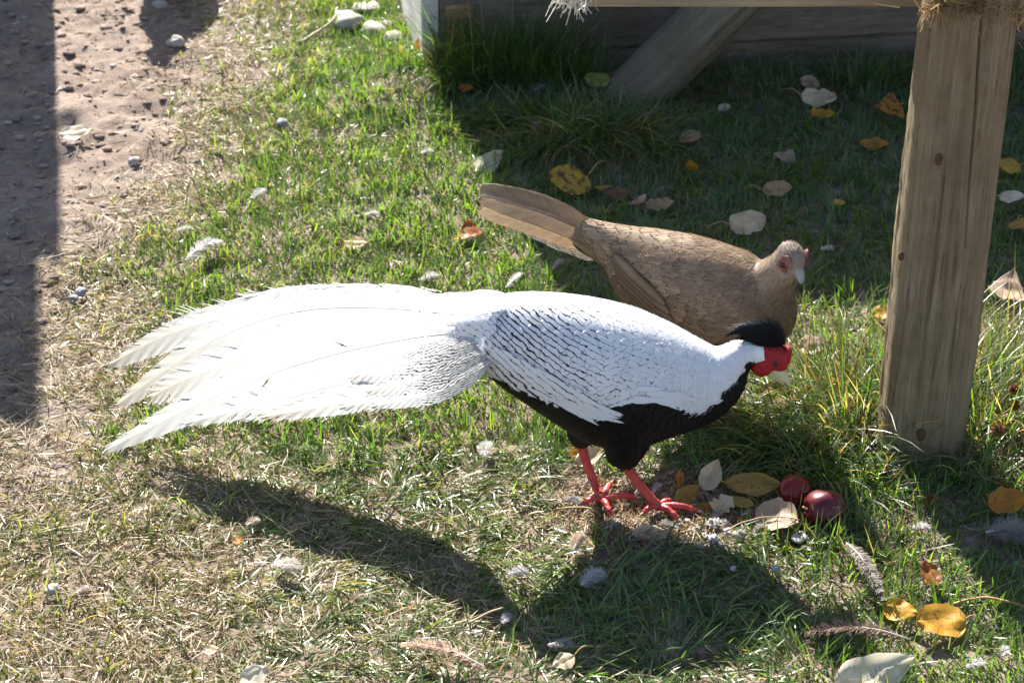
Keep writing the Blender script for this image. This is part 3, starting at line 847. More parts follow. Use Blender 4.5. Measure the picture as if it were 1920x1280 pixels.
def leg_mat(name, c1, c2):
    m = NT(name); v = m.coord()
    vo = m.n('ShaderNodeTexVoronoi'); vo.inputs['Scale'].default_value = 330; m.l(v, vo.inputs['Vector'])
    w = m.n('ShaderNodeTexWave', wave_type='BANDS', bands_direction='Z'); w.inputs['Scale'].default_value = 70; w.inputs['Distortion'].default_value = 1.5; m.l(v, w.inputs['Vector'])
    n = m.noise(60, 3, v)
    c = m.mix(m.ramp(w.outputs[1], [(.1, .7), (.35, 0.0)]), c1, c2); c = m.mix(m.ramp(n, [(.4, 0.0), (.7, .4)]), c, tuple(min(1, x * 1.5 + .03) for x in c1))
    m.base(c); m.set(.42, .5); m.bump(m.math('ADD', vo.outputs[0], w.outputs[1]), .5, .0012)
    m.b.inputs['Subsurface Weight'].default_value = .12; m.b.inputs['Subsurface Radius'].default_value = (.006, .002, .001)
    return m.m
def wattle_mat():
    m = NT('red_wattle'); v = m.coord()
    vo = m.n('ShaderNodeTexVoronoi'); vo.inputs['Scale'].default_value = 420; m.l(v, vo.inputs['Vector'])
    n = m.noise(90, 3, v)
    c = m.ramp(n, [(.3, (.26, .004, .008)), (.7, (.42, .010, .014))])
    m.base(c); m.set(.5, .4); m.bump(vo.outputs[0], .8, .0015)
    m.b.inputs['Subsurface Weight'].default_value = .15; m.b.inputs['Subsurface Radius'].default_value = (.006, .001, .001)
    return m.m
MAT_WATTLE = wattle_mat(); MAT_REDLEG = leg_mat('red_leg', (.52, .055, .05), (.33, .022, .03)); MAT_HENLEG = leg_mat('hen_leg', (.42, .12, .10), (.3, .07, .06))
MAT_CLAW = M_plain('horn_claw', (.42, .33, .26), .4, .5, .5, 200, (.22, .16, .12))
MAT_BEAK = M_plain('horn_beak', (.52, .52, .30), .35, .5, .4, 120, (.62, .60, .48))
MAT_HBEAK = M_plain('pale_beak', (.33, .33, .34), .4, .4, .6, 150, (.20, .18, .18))

CY = 2.70
YB = np.array([[880, 705], [930, 716], [950, 720], [1000, 746], [1060, 765], [1120, 788], [1150, 792], [1163, 762], [1200, 750], [1250, 748], [1270, 762], [1292, 778], [1330, 770], [1360, 745], [1385, 715], [1398, 692], [1408, 678], [1416, 682], [1440, 720]])
_gx = np.arange(700, 1500); _gs = np.interp(_gx, [700, 860, 930, 1000, 1080, 1150, 1300, 1450], [-.1, .2, 1.0, .85, .6, .42, .3, .2]); _gi = np.cumsum(_gs)
def line_phase(px, py, flip, jit, sp=13.0):
    G = np.interp(px, _gx, _gi)
    return (py - np.where(flip, 2 * np.interp(1100, _gx, _gi) - G, G)) / sp + jit
def pencil(sk, V, U, per, ink_front=True):
    """replace the across-coordinate of each feather by the running line phase"""
    U = np.array(U, float); a, b = sk.mpx(np.array(V)); n = len(U) // per
    ca = a.reshape(n, per).mean(1); fl = (RNG.random(n) < .24 * sstep(1060, 1140, ca)) if ink_front else np.zeros(n, bool)
    U[:, 0] = line_phase(a, b, np.repeat(fl, per), np.repeat(RNG.normal(0, .06, n), per)) + 200; return U
def is_black(px, py): return py > np.interp(px, YB[:, 0], YB[:, 1])
def cock():
    foot = atZ(1190, 940)
    root = empty('silver_pheasant', (foot[0], foot[1], 0), 'white pheasant cock with black belly, red face and long white tail, pecking', 'bird')
    body = [(852, 596, 640, .6, .03), (880, 580, 668, .7, .015), (920, 558, 708, .78, 0), (960, 549, 738, .82, 0), (1000, 547, 764, .82, 0), (1050, 550, 798, .8, 0), (1100, 556, 828, .8, 0),
            (1150, 566, 842, .8, 0), (1200, 581, 840, .8, 0), (1250, 603, 822, .78, 0), (1300, 630, 806, .74, 0), (1335, 649, 792, .7, 0), (1360, 655, 774, .66, -.003), (1382, 655, 752, .6, -.005), (1396, 662, 728, .5, -.006), (1402, 670, 705, .4, -.006)]
    neck = px_tube([(1340, 705, 52, 0), (1366, 684, 40, -.004), (1388, 666, 30, -.006), (1408, 658, 24, -.008), (1430, 658, 24, -.008), (1452, 664, 21, -.008), (1466, 672, 13, -.008)], CY, 18, 26)
    th1 = px_tube([(1110, 770, 50, .03), (1098, 800, 40, .03), (1090, 822, 24, .028), (1088, 836, 13, .025)], CY, 16, 14)
    th2 = px_tube([(1180, 780, 56, -.035), (1176, 820, 46, -.037), (1172, 846, 36, -.037), (1174, 862, 25, -.036), (1177, 873, 12, -.035)], CY, 16, 14)
    wing = slices_vf([(908, 630, 672, .9, -.040), (940, 612, 712, .45, -.042), (990, 606, 738, .38, -.045), (1050, 612, 762, .36, -.048), (1110, 630, 780, .34, -.050), (1180, 655, 780, .34, -.048), (1240, 680, 770, .36, -.042), (1280, 700, 750, .45, -.034)], CY)
    wing2 = (wing[0] * np.array([1, -1, 1]) + np.array([0, 2 * CY, 0]), [f[::-1] for f in wing[1]])
    sk = Skin([slices_vf(body, CY), neck, th1, th2, wing, wing2], CY, .0034, 12)
    px, py = sk.mpx(sk.V)
    W = np.array([.80, .81, .84]); B = np.array([.006, .006, .0075])
    col = np.where(is_black(px, py)[:, None], B, W)
    mesh_obj('body', sk.V, sk.P, MAT_BODY, root, cols=col)
    flowf = lambda P: (lambda a: np.stack([-np.cos(a), np.zeros(len(P)), np.sin(a)], -1))(
        np.interp(sk.mpx(P)[0], [860, 960, 1150, 1280, 1340, 1400, 1440], [.05, .35, .42, .25, -.5, -.65, -.2]) + np.where(sk.mpx(P)[1] < 590, -.25, 0))
    def ink(P):
        a, b = sk.mpx(P)
        k = sstep(1350, 1230, a) * sstep(555, 600, b) * (.50 + .50 * sstep(905, 945, a)) * (.42 + .58 * np.exp(-((a - 1010) / 115) ** 2))
        return k * (b < 800)
    size = lambda P: (lambda a, b: np.interp(a, [850, 940, 1050, 1200, 1330, 1400], [.038, .056, .056, .040, .018, .012]) * (1 - .25 * sstep(640, 560, b)))(*sk.mpx(P))
    whitem = lambda P: (lambda a, b: ~is_black(a, b) & ~((a > 1415) & (b < 720)) & (a > 912))(*sk.mpx(P))
    V, F, K, U = coat(sk, lambda P: size(P) * .27, size, flowf, lambda P: np.tile(W, (len(P), 1)), ink, whitem, .035, 30000, .30, .06, .05, lambda P: .25 * sstep(960, 920, sk.mpx(P)[0]))
    U = pencil(sk, V, U, len(PROF_V) * 5)
    o = mesh_obj('plumage', V, F, MAT_PEN, root, cols=K, fuv=U); o['kind'] = 'stuff'
    # black underside
    blackm = lambda P: (lambda a, b: is_black(a, b) & (a < 1412))(*sk.mpx(P))
    bflow = lambda P: (lambda a: np.stack([-np.cos(a), np.zeros(len(P)), -np.sin(a)], -1))(np.interp(sk.mpx(P)[0], [940, 1100, 1250, 1340, 1400], [-.2, .5, .25, .1, .9]))
    V, F, K, U = coat(sk, lambda P: np.full(len(P), .009), lambda P: np.full(len(P), .026), bflow, lambda P: np.tile(B, (len(P), 1)), lambda P: np.zeros(len(P)), blackm, .16, 26000, .33)
    o = mesh_obj('belly_plumage', V, F, MAT_BLACKF, root, cols=K); o['kind'] = 'stuff'
    # fine barbs: soft edge of neck, back, belly
    P, N = sk.scatter(lambda P: np.full(len(P), .0035), 16000)
    a, b = sk.mpx(P); bl = is_black(a, b); D = np.where(bl[:, None], bflow(P), flowf(P)) + RNG.normal(0, .2, P.shape)
    k = (a < 1415) & ((a > 1180) | bl | (a < 930))
    V, F, C = strands(P[k], N[k], D[k], np.where(bl[k], .016, .011) * RNG.uniform(.6, 1.3, k.sum()), .0005, np.where(bl[k][:, None], B, W), .2)
    o = mesh_obj('soft_barbs', V, F, MAT_STRAND, root, cols=C); o['kind'] = 'stuff'
    # long folded wing feathers along the lower edge of each wing
    FV = np.array([0, .08, .2, .35, .5, .65, .8, .9, .96, 1.0]); FW = np.array([.5, .8, 1, 1, 1, 1, .95, .8, .5, .1])
    for sgn in (-1, 1):
        for i in range(4):
            s0 = np.array([1150 - 8 * i, 776 - 8 * i]); s1 = np.array([928 - 5 * i, 700 - 11 * i])
            mid = (s0 + s1) / 2
            p = atY(mid[0], mid[1], CY - .085)
            if sgn > 0: p[1] = 2 * CY - p[1]
            loc, nr, _, _ = sk.bvh.find_nearest(Vector(p)); nr = np.array(nr)
            d = atY(*s1, CY - .085) - atY(*s0, CY - .085); d[1] *= sgn * -1; Lf = np.linalg.norm(d)
            v, u = conf_feather(sk.bvh, np.array(loc) - d * .2, nr, d / Lf, Lf, .0085, .02, .0016 + .0008 * i, 2, FV, FW)
            mesh_obj('wing_feather', v, feather_faces(len(FV), 2, 0), MAT_PEN, root, cols=[tuple(W)] * len(v), fuv=pencil(sk, v, [(a, b, .62) for a, b in u], len(FV) * 5, False))
    # white ragged side feathers lapping over the black flank
    V, F, K, U = [], [], [], []
    for (x0, y0, x1, y1, dx, dz, nf) in ((1085, 760, 1140, 766, .85, -.33, 16), (1225, 744, 1285, 752, .8, -.45, 18), (1180, 744, 1225, 746, .95, -.1, 9), (1010, 742, 1085, 762, .75, -.4, 9)):
        for q in range(nf):
            k = RNG.random(); qx, qy = x0 + (x1 - x0) * k, y0 + (y1 - y0) * k + RNG.normal(0, 5)
            p = atY(qx, qy, CY - .08); loc, nr, _, _ = sk.bvh.find_nearest(Vector(p))
            v, u = conf_feather(sk.bvh, np.array(loc), np.array(nr), np.array([dx + RNG.normal(0, .12), 0, dz + RNG.normal(0, .12)]), RNG.uniform(.03, .05), RNG.uniform(.0028, .0045), .1, .003, 2, PROF_V, np.array([.6, .9, 1, .8, .5, .3, .12, .03]))
            F += feather_faces(len(PROF_V), 2, len(V)); V += v; K += [tuple(W)] * len(v); U += [(a, b, 0) for a, b in u]
    mesh_obj('flank_feathers', V, F, MAT_PEN, root, cols=K, fuv=U)['kind'] = 'stuff'
    # tail
    Wt, Ct, Bt = (.80, .80, .795), (.66, .58, .45), (.72, .68, .60)
    spec = [  # rachis pixels root to tip, upper width, lower width (px), ink
        ([(870, 580), (760, 552), (600, 551), (470, 568), (345, 590)], 18, 36, 0),
        ([(880, 590), (720, 566), (560, 566), (420, 596), (310, 630), (205, 684)], 30, 46, 0),
        ([(885, 600), (840, 589), (700, 578), (560, 585), (430, 625), (320, 690), (220, 760)], 38, 52, 0),
        ([(885, 612), (740, 615), (600, 632), (460, 672), (350, 712), (285, 746)], 38, 46, 0),
        ([(890, 622), (814, 630), (720, 646), (627, 667), (510, 702), (407, 744), (300, 795), (195, 848)], 40, 42, 0),
        ([(895, 640), (801, 675), (680, 712), (560, 744), (460, 768), (350, 796)], 38, 32, .12),
        ([(905, 660), (820, 700), (720, 735), (620, 762), (490, 786)], 38, 24, .4),
        ([(915, 672), (850, 712), (780, 738), (720, 752), (640, 768)], 30, 20, 1.0),
        ([(925, 680), (880, 710), (830, 735), (770, 752), (700, 766)], 28, 18, 1.0),
        ([(920, 660), (870, 680), (820, 705), (760, 722), (690, 738)], 28, 26, 1.0),
        ([(910, 640), (860, 655), (800, 675), (740, 692), (660, 712)], 26, 30, .8),
    ]
    def Ytail(a, b):
        top = np.interp(a, [200, 350, 560, 700, 840, 900], [660, 590, 540, 531, 546, 556]); bot = np.interp(a, [200, 350, 500, 700, 850, 940], [850, 805, 795, 785, 760, 712])
        g = np.clip((b - top) / (bot - top), -.15, 1.15)
        yf = np.interp(a, [200, 500, 700, 800, 880, 950], [2.97, 2.97, 2.93, 2.87, 2.745, 2.69]); yn = np.interp(a, [200, 600, 800, 900, 950], [2.80, 2.71, 2.65, 2.612, 2.60])
        return yf + (yn - yf) * g
    def surf(a, b): return atY(a, b, Ytail(a, b))
    for i, (r, wu, wl, ik) in enumerate(spec):
        rg = np.random.default_rng(40 + i); nc = 120; na = 6
        R = spline(np.array(r, float), nc + 1); T = np.gradient(R, axis=0); T /= np.linalg.norm(T, axis=1)[:, None]
        V, F, U, C = [], [], [], []; lay = .0007 * i
        frayed = i < 7; SH = []; WP, WN, WD, WL, WC = [], [], [], [], []
        for side, w in ((1, wu), (-1, wl)):
            b0 = len(V); nsp = 3 if i < 6 else 1
            cuts = {int(c): rg.uniform(.1, .55) for c in rg.choice(np.arange(int(nc * .3), nc), nsp, replace=False)}
            dev = 0.0; lf = 1.0
            for j in range(nc + 1):
                t = j / nc
                if j in cuts: dev = rg.uniform(-.10, .12); lf = min(lf * rg.uniform(.88, 1.04), 1.05)
                else: lf += rg.normal(0, .008 + ((.004 * t + .035 * max(0, t - .75)) if frayed else .003)) + (1 - lf) * .06; dev *= .94
                pr = np.interp(t, [0, .06, .2, .42, .62, .78, .9, .97, 1.0], [.25, .6, .92, 1.0, .88, .62, .36, .17, .03])
                nrm2 = np.array([T[j][1], -T[j][0]]) * (1 if T[j][0] < 0 else -1)      # towards the top of the picture plane
                if nrm2[1] > 0: nrm2 = -nrm2
                for a in np.linspace(0, 1, na):
                    q = R[j] + (nrm2 * side * a + T[j] * (1.0 + dev + .9 * t) * a ** 1.2) * w * pr * lf
                    p = surf(q[0], q[1]); e = surf(q[0], q[1] - 4) - surf(q[0], q[1] + 4); g2 = surf(q[0] - 4, q[1]) - surf(q[0] + 4, q[1])
                    nn = np.cross(e, g2); nn /= np.linalg.norm(nn)
                    if nn[2] < 0: nn = -nn
                    p = p + nn * (lay + .0005 * (1 - a) ** 2 - .0008 * a * a + .0006 * math.sin(j * .9 + i) * a * t)
                    p[2] = max(p[2], gz(p[0], p[1]) + .012) if p[2] < .06 else p[2]
                    V.append(p); U.append((side * a, t, ik * float(sstep(.98, .4, t)) * (1.0 if side < 0 or ik > .5 else .4)))
                    k = t ** 3.2; C.append(np.array(Wt) * (1 - k) + np.array(Ct if i in (1, 2, 3, 6) else Bt) * k)
                    if side == 1 and a == 0: SH.append(p - nn * .0002)
                    if a == 1 and t > .3 and rg.random() < (.35 if frayed else .15):
                        for _ in range(3 if t > .45 else 1):
                            dd = V[-1] - V[-2]; WP.append(V[-2] + dd * rg.uniform(.2, .9)); WN.append(nn); WD.append(dd / (np.linalg.norm(dd) + 1e-9) + rg.normal(0, .16, 3)); WL.append(rg.uniform(.003, .010) * (.3 + 1.3 * t)); WC.append(C[-1])
            for j in range(nc):
                for a in range(na - 1):
                    if (j + 1) in cuts and a / (na - 1) >= cuts[j + 1]: continue
                    p = b0 + j * na + a; F.append((p, p + na, p + na + 1, p + 1))
        o = mesh_obj('tail_feather', V, F, MAT_TAIL, root, cols=C, fuv=U)
        wv, wf, wc = strands(np.array(WP), np.array(WN), np.array(WD), np.array(WL), .00035, np.array(WC), .0); mesh_obj('wisps', wv, wf, MAT_STRAND, o, cols=wc)['kind'] = 'stuff'
        nn_ = int(nc * .9); sv, sf = tube_vf(SH[:nn_], np.linspace(.0009 if i in (2, 4, 5) else .0004, .0002, nn_), 6); mesh_obj('shaft', sv, sf, shaft_mat((.40, .38, .37) if i in (2, 4, 5) else (.74, .73, .71)), o)
    # rump coverts lapping from the body onto the tail
    V, F, K, U = [], [], [], []; rg = np.random.default_rng(77)
    for q in range(230):
        g = rg.random() * .88; bx = rg.uniform(868, np.interp(g, [0, .25, .5, .75, 1], [955, 945, 922, 912, 912])); by = np.interp(bx, [868, 955], [566, 558]) + g * np.interp(bx, [868, 955], [105, 158]); L = rg.uniform(55, 105); sl = -.10 + .58 * g + rg.normal(0, .05)
        w = rg.uniform(9, 15); lay = .0015 + .004 * (bx - 868) / 87 + rg.uniform(0, .0015)
        d = np.array([-1, sl]); d /= np.linalg.norm(d); n2 = np.array([d[1], -d[0]]); b0 = len(V); ikq = (.42 + .4 * float(sstep(.35, .7, g))) * float(sstep(.02, .22, g))
        for v, pw in zip(PROF_V, PROF_W):
            for uu in (-1, -.5, 0, .5, 1):
                e = np.array([bx, by]) + d * L * v + n2 * uu * w * pw
                p = surf(*e); dv = ray(*e); ht = sk.bvh.ray_cast(Vector((0, 0, CAM_H)), Vector(dv))[0]
                if ht is not None and ht[1] < p[1]: p = np.array(ht)                    # lies on the rump until it runs out over the tail
                p = p + np.array([0, -.5, .86]) * (lay * (1 - .5 * v) + .0012 * (1 - uu * uu))
                V.append(p); U.append((uu * pw, v, ikq)); K.append(W)
        F += feather_faces(len(PROF_V), 2, b0)
    U = pencil(sk, V, U, len(PROF_V) * 5, False)
    mesh_obj('rump_plumage', V, F, MAT_PEN, root, cols=K, fuv=U)['kind'] = 'stuff'
    # loose barbs along the upper edge of the tail
    n = 46; t = RNG.random(n); xx = 840 - 520 * t; yy = np.interp(xx, [320, 450, 560, 700, 840], [592, 556, 538, 531, 546]) + 3
    P = np.array([surf(a, b) for a, b in zip(xx, yy)]); D = np.column_stack([-np.ones(n), RNG.uniform(.1, .7, n), RNG.uniform(.0, .12, n)]); N = np.tile(np.array([0, -.1, .99]), (n, 1))
    V, F, C = strands(P, N, D, RNG.uniform(.012, .035, n), .0004, np.tile(np.array(Wt), (n, 1)), .05)
    mesh_obj('loose_barbs', V, F, MAT_STRAND, root, cols=C)['kind'] = 'stuff'
    # head
    HY = CY - .008
    V, F = pillow([(1428, 638), (1448, 640), (1468, 648), (1479, 660), (1481, 676), (1475, 688), (1462, 690), (1450, 688), (1438, 698), (1420, 702), (1407, 692), (1404, 678), (1414, 668), (1427, 660), (1424, 648)], .0215, 0, HY, 8, 3.2)
    wat = mesh_obj('face_wattle', V, F, MAT_WATTLE, root)
    V, F = pillow([(1462, 652), (1472, 647), (1484, 650), (1485, 662), (1480, 680), (1470, 684), (1463, 670)], .012, 0, HY, 6, 2.5); mesh_obj('comb', V, F, MAT_WATTLE, wat)
    for sg in (-1, 1):
        e = atY(1451, 668, HY); e[1] = HY + sg * .0200
        V, F = sphere_vf(e, (.0052, .003, .0052)); ey = mesh_obj('eye', V, F, MAT_IRIS, root)
        e2 = e + np.array([0, sg * .0012, 0]); V, F = sphere_vf(e2, (.0036, .0027, .0036)); mesh_obj('pupil', V, F, MAT_EYE, ey)
    V, F = px_tube([(1442, 684, 11, 0), (1456, 694, 12.5, 0), (1468, 706, 10, 0), (1477, 716, 5.5, 0), (1481, 726, .8, 0)], HY, 12, 14); bk = mesh_obj('upper_beak', V, F, MAT_BEAK, root)
    V, F = px_tube([(1440, 692, 8, 0), (1452, 702, 7.5, 0), (1462, 712, 5, 0), (1470, 721, .8, 0)], HY, 12, 12); mesh_obj('lower_beak', V, F, MAT_BEAK, root)
    # crest of loose black hair-like feathers
    cr = Skin([px_tube([(1468, 646, 6, 0), (1458, 633, 13, 0), (1442, 623, 17, 0), (1422, 618, 16, 0), (1402, 616, 11, 0), (1388, 618, 7, 0), (1378, 622, 3, 0)], HY, 16, 22), px_tube([(1400, 632, 6, 0), (1425, 632, 16, 0), (1450, 640, 14, 0), (1464, 646, 6, 0)], HY, 14, 14)], HY, .0025, 6)
    crest = mesh_obj('crest', cr.V, cr.P, MAT_BLACKF, root, cols=[tuple(B)] * len(cr.V))
    P, N = cr.scatter(lambda P: np.full(len(P), .0016), 14000)
    a, b = proj(P); ang = np.interp(a, [1380, 1410, 1440, 1465], [-.55, -.15, .35, 1.1])
    D = np.stack([-np.cos(ang), RNG.normal(0, .12, len(P)), np.sin(ang)], -1) + RNG.normal(0, .06, P.shape)
    V, F, C = strands(P, N, D, RNG.uniform(.014, .032, len(P)), .00045, np.tile(np.array([.010, .010, .014]), (len(P), 1)), .10, .6)
    mesh_obj('crest_strands', V, F, MAT_BLACKF, crest, cols=C)['kind'] = 'stuff'
    # legs
    leg_and_foot(root, [(1086, 815, 2.725), (1098, 862, 2.722), (1116, 908, 2.716)], CY, {'at': (1130, 938), 'toes': [(1192, 932, .008), (1146, 968), (1092, 944), (1146, 905, .012)]}, ((1106, 900, 2.716), (1096, 914, 2.712)), (MAT_REDLEG, MAT_CLAW), r0=.0082, r1=.0068, toe_r=.0050)
    leg_and_foot(root, [(1168, 862, 2.665), (1192, 900, 2.668), (1216, 928, 2.672)], CY, {'at': (1236, 950), 'toes': [(1308, 957, .008), (1272, 974), (1262, 940), (1206, 962)]}, ((1198, 920, 2.668), (1191, 930, 2.664)), (MAT_REDLEG, MAT_CLAW), r0=.0082, r1=.0068, toe_r=.0050)
    return root
cock()

# ------------------------------------------------------------------ brown hen
def bare_skin_mat():
    m = NT('pink_face_skin'); v = m.coord(); n = m.noise(180, 4, v, .7)
    m.base(m.ramp(n, [(.34, (.07, .04, .036)), (.47, (.19, .058, .052)), (.58, (.25, .09, .08)), (.70, (.30, .22, .19))])); m.set(.6, .3)
    m.bump(n, .8, .0015); return m.m
MAT_HENSKIN = bare_skin_mat()
HY0 = 3.0
def hen():
    base = atZ(1300, 745)
    root = empty('brown_hen', (base[0], base[1], 0), 'plain brown hen pheasant with pink face, standing behind the white cock', 'bird', 'brown hens')
    body = [(1048, 398, 424, .5, .07), (1072, 402, 450, .6, .06), (1096, 408, 474, .7, .052), (1120, 414, 490, .75, .045), (1150, 420, 535, .8, .035), (1190, 426, 590, .82, .025), (1240, 431, 640, .82, .015), (1300, 441, 672, .82, 0), (1350, 455, 684, .8, -.012), (1400, 473, 682, .78, -.024),
            (1440, 498, 668, .75, -.034), (1468, 525, 648, .7, -.042), (1486, 548, 620, .65, -.048), (1494, 570, 598, .5, -.05)]
    hc = atY(1484, 482, HY0 - .075)
    f = np.array([.40, -.80, -.44]); f /= np.linalg.norm(f); r = np.cross(f, [0, 0, 1]); r /= np.linalg.norm(r); u = np.cross(r, f)
    n0, n1, n2 = atY(1420, 560, HY0 - .03), atY(1446, 530, HY0 - .045), atY(1466, 505, HY0 - .06)
    nk = spline(np.array([[*n0, .062], [*n1, .041], [*n2, .0285], [*(hc - f * .004 - u * .006), .0215], [*(hc + u * .002), .021]]), 22)
    neck = tube_vf(nk[:, :3], nk[:, 3], 20)
    sv, sf = sphere_vf((0, 0, 0), (.027, .0225, .0235), 20, 14)
    M = np.stack([f, r, u], 1)
    head = (sv @ M.T + hc, sf)
    sv2, _ = sphere_vf((0, 0, 0), (.018, .015, .013), 20, 14)
    head2 = (sv2 @ M.T + hc + f * .014 - u * .006, sf)
    wing = slices_vf([(1140, 478, 520, .7, .006), (1165, 476, 565, .40, -.010), (1210, 480, 602, .32, -.024), (1270, 496, 628, .30, -.038), (1330, 512, 632, .30, -.050), (1385, 535, 622, .32, -.058), (1425, 555, 600, .4, -.058)], HY0)
    ax0 = HY0 - .0
    wing2 = (wing[0].copy(), [q[::-1] for q in wing[1]])
    for v in wing2[0]:
        pxx = proj(v)[0]; yc = HY0 + np.interp(pxx, [1092, 1300, 1494], [.05, 0, -.05]); v[1] = 2 * yc - v[1]; v[2] -= 0
    th1 = tube_vf(spline([[*atY(1330, 650, HY0 - .04), .05], [*atY(1325, 690, HY0 - .04), .035], [*atY(1318, 705, HY0 - .04), .016]], 10)[:, :3], np.linspace(.05, .014, 10), 14)
    th2 = tube_vf(spline([[*atY(1290, 640, HY0 + .035), .05], [*atY(1285, 670, HY0 + .035), .035], [*atY(1278, 685, HY0 + .035), .016]], 10)[:, :3], np.linspace(.05, .014, 10), 14)
    sk = Skin([slices_vf(body, HY0), neck, head, head2, wing, wing2, th1, th2], HY0, .0036, 10)
    BR = np.array([.25, .18, .122])
    def colf(P):
        a, b = proj(P); hd = np.linalg.norm(P - hc, axis=1)
        c = np.tile(BR, (len(P), 1))
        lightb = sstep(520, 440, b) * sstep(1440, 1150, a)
        c = c * (1 + .22 * lightb[:, None])  # paints a highlight along the top of the back
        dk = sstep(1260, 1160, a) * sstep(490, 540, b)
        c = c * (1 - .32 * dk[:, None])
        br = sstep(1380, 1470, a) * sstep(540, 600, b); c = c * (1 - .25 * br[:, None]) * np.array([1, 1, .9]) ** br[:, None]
        nk_ = sstep(.085, .04, hd); c = c * (1 - nk_[:, None]) + np.array([.33, .25, .18]) * nk_[:, None]
        hh = sstep(.036, .028, hd) * sstep(-.012, .004, (P - hc) @ u); c = c * (1 - hh[:, None]) + np.array([.25, .20, .165]) * hh[:, None]
        return c
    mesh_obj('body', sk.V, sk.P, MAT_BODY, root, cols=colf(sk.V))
    def flow(P):
        a, b = proj(P); hd = np.linalg.norm(P - hc, axis=1)
        ang = np.interp(a, [1100, 1160, 1300, 1420, 1490], [.35, .30, .12, -.1, -.35])
        fl = np.stack([-np.cos(ang), np.full(len(P), .10), np.sin(ang)], -1)
        k = sstep(.13, .06, hd)[:, None]
        return fl * (1 - k) + np.array([-.75, .1, -.65]) * k
    def size(P):
        a, b = proj(P); hd = np.linalg.norm(P - hc, axis=1)
        return np.interp(hd, [.03, .06, .12, .2, .35], [.007, .013, .026, .042, .050])
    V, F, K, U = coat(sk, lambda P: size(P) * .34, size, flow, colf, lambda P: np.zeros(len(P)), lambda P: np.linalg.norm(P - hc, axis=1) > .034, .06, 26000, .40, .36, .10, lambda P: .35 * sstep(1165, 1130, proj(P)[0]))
    mesh_obj('plumage', V, F, MAT_HENF, root, cols=K, fuv=U)['kind'] = 'stuff'
    P, N = sk.scatter(lambda P: np.where(np.linalg.norm(P - hc, axis=1) < .11, .0018, .0028), 36000, lambda P: (((P - hc) @ f < .012) | (np.linalg.norm(P - hc, axis=1) > .04)) & ((np.linalg.norm(P - hc, axis=1) < .16) | (RNG.random(len(P)) < .12)))
    hd = np.linalg.norm(P - hc, axis=1); D = flow(P); kk = (hd < .034)[:, None]; D = np.where(kk, -f + .3 * u * 0, D) + RNG.normal(0, .18, P.shape)
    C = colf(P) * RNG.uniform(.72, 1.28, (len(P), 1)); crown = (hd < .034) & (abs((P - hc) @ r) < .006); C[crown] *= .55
    V, F, C = strands(P, N, D, np.where(hd < .034, .006, np.where(hd < .12, .012, .019)) * RNG.uniform(.7, 1.3, len(P)), .0006, C, np.where(hd < .12, .2, .10))
    mesh_obj('soft_barbs', V, F, MAT_STRAND, root, cols=C)['kind'] = 'stuff'
    FV = np.array([0, .08, .2, .35, .5, .65, .8, .9, .96, 1.0]); FW = np.array([.5, .8, 1, 1, 1, 1, .95, .85, .6, .12])
    for i in range(6):
        s0 = np.array([1275 - 7 * i, 645 - 15 * i]); s1 = np.array([1160 - 4 * i, 575 - 15 * i]); mid = (s0 + s1) / 2
        Yw = HY0 - .06
        p = atY(mid[0], mid[1], Yw); loc, nr, _, _ = sk.bvh.find_nearest(Vector(p)); d = atY(*s1, Yw + .02) - atY(*s0, Yw - .01); Lf = np.linalg.norm(d)
        v, uu = conf_feather(sk.bvh, np.array(loc) - d * .2, np.array(nr), d / Lf, Lf * 1.1, .0085, .03, .0015 + .0011 * i, 2, FV, FW, bend=-.06)
        mesh_obj('wing_feather', v, feather_faces(len(FV), 2, 0), MAT_HENF, root, cols=[tuple(BR * (.30, .62, .72, .62, .30)[k % 5]) for k in range(len(v))], fuv=[(a, b * .6, 0) for a, b in uu])  # dark edge tones stand in for shade in the gaps between feathers
    # tail: roof-like stack of broad brown feathers
    bt = (.25, .175, .115); lt = (.34, .25, .175)
    pf = ([0, .06, .2, .7, .85, .93, .98, 1.0], [.4, .7, .95, 1.0, .92, .72, .42, .08])
    tl = [([(1120, 440, 3.09), (1060, 405, 3.10), (1000, 380, 3.11), (905, 356, 3.13)], 24, 24, .5, bt, lt, 0),
          ([(1125, 462, 3.09), (1060, 440, 3.10), (1000, 418, 3.11), (903, 386, 3.13)], 20, 22, .1, (.36, .25, .16), (.50, .36, .24), 0),
          ([(1120, 470, 3.12), (1070, 452, 3.125), (1020, 432, 3.135), (945, 406, 3.15)], 18, 18, 0, (.27, .20, .145), (.32, .26, .19), .6),
          ([(1128, 478, 3.13), (1085, 464, 3.14), (1045, 448, 3.15), (990, 428, 3.165)], 18, 16, 0, (.30, .26, .21), (.42, .38, .32), .95),
          ([(1132, 482, 3.14), (1100, 474, 3.15), (1070, 462, 3.16), (1030, 448, 3.175)], 16, 14, 0, (.32, .28, .23), (.46, .42, .36), 1.0),
          ([(1130, 446, 3.035), (1070, 418, 3.04), (1000, 390, 3.055), (903, 366, 3.08)], 27, 27, .15, bt, lt, 0)]
    for i, (rc, wu, wl, ti, c1, c2, ik) in enumerate(tl):
        long_feather('tail_feather', root, rc, wu, wl, ti, c1, c2, ik, MAT_TAIL, 80, .06, 0, pf, 90 + i, rcol=(.14, .10, .11))
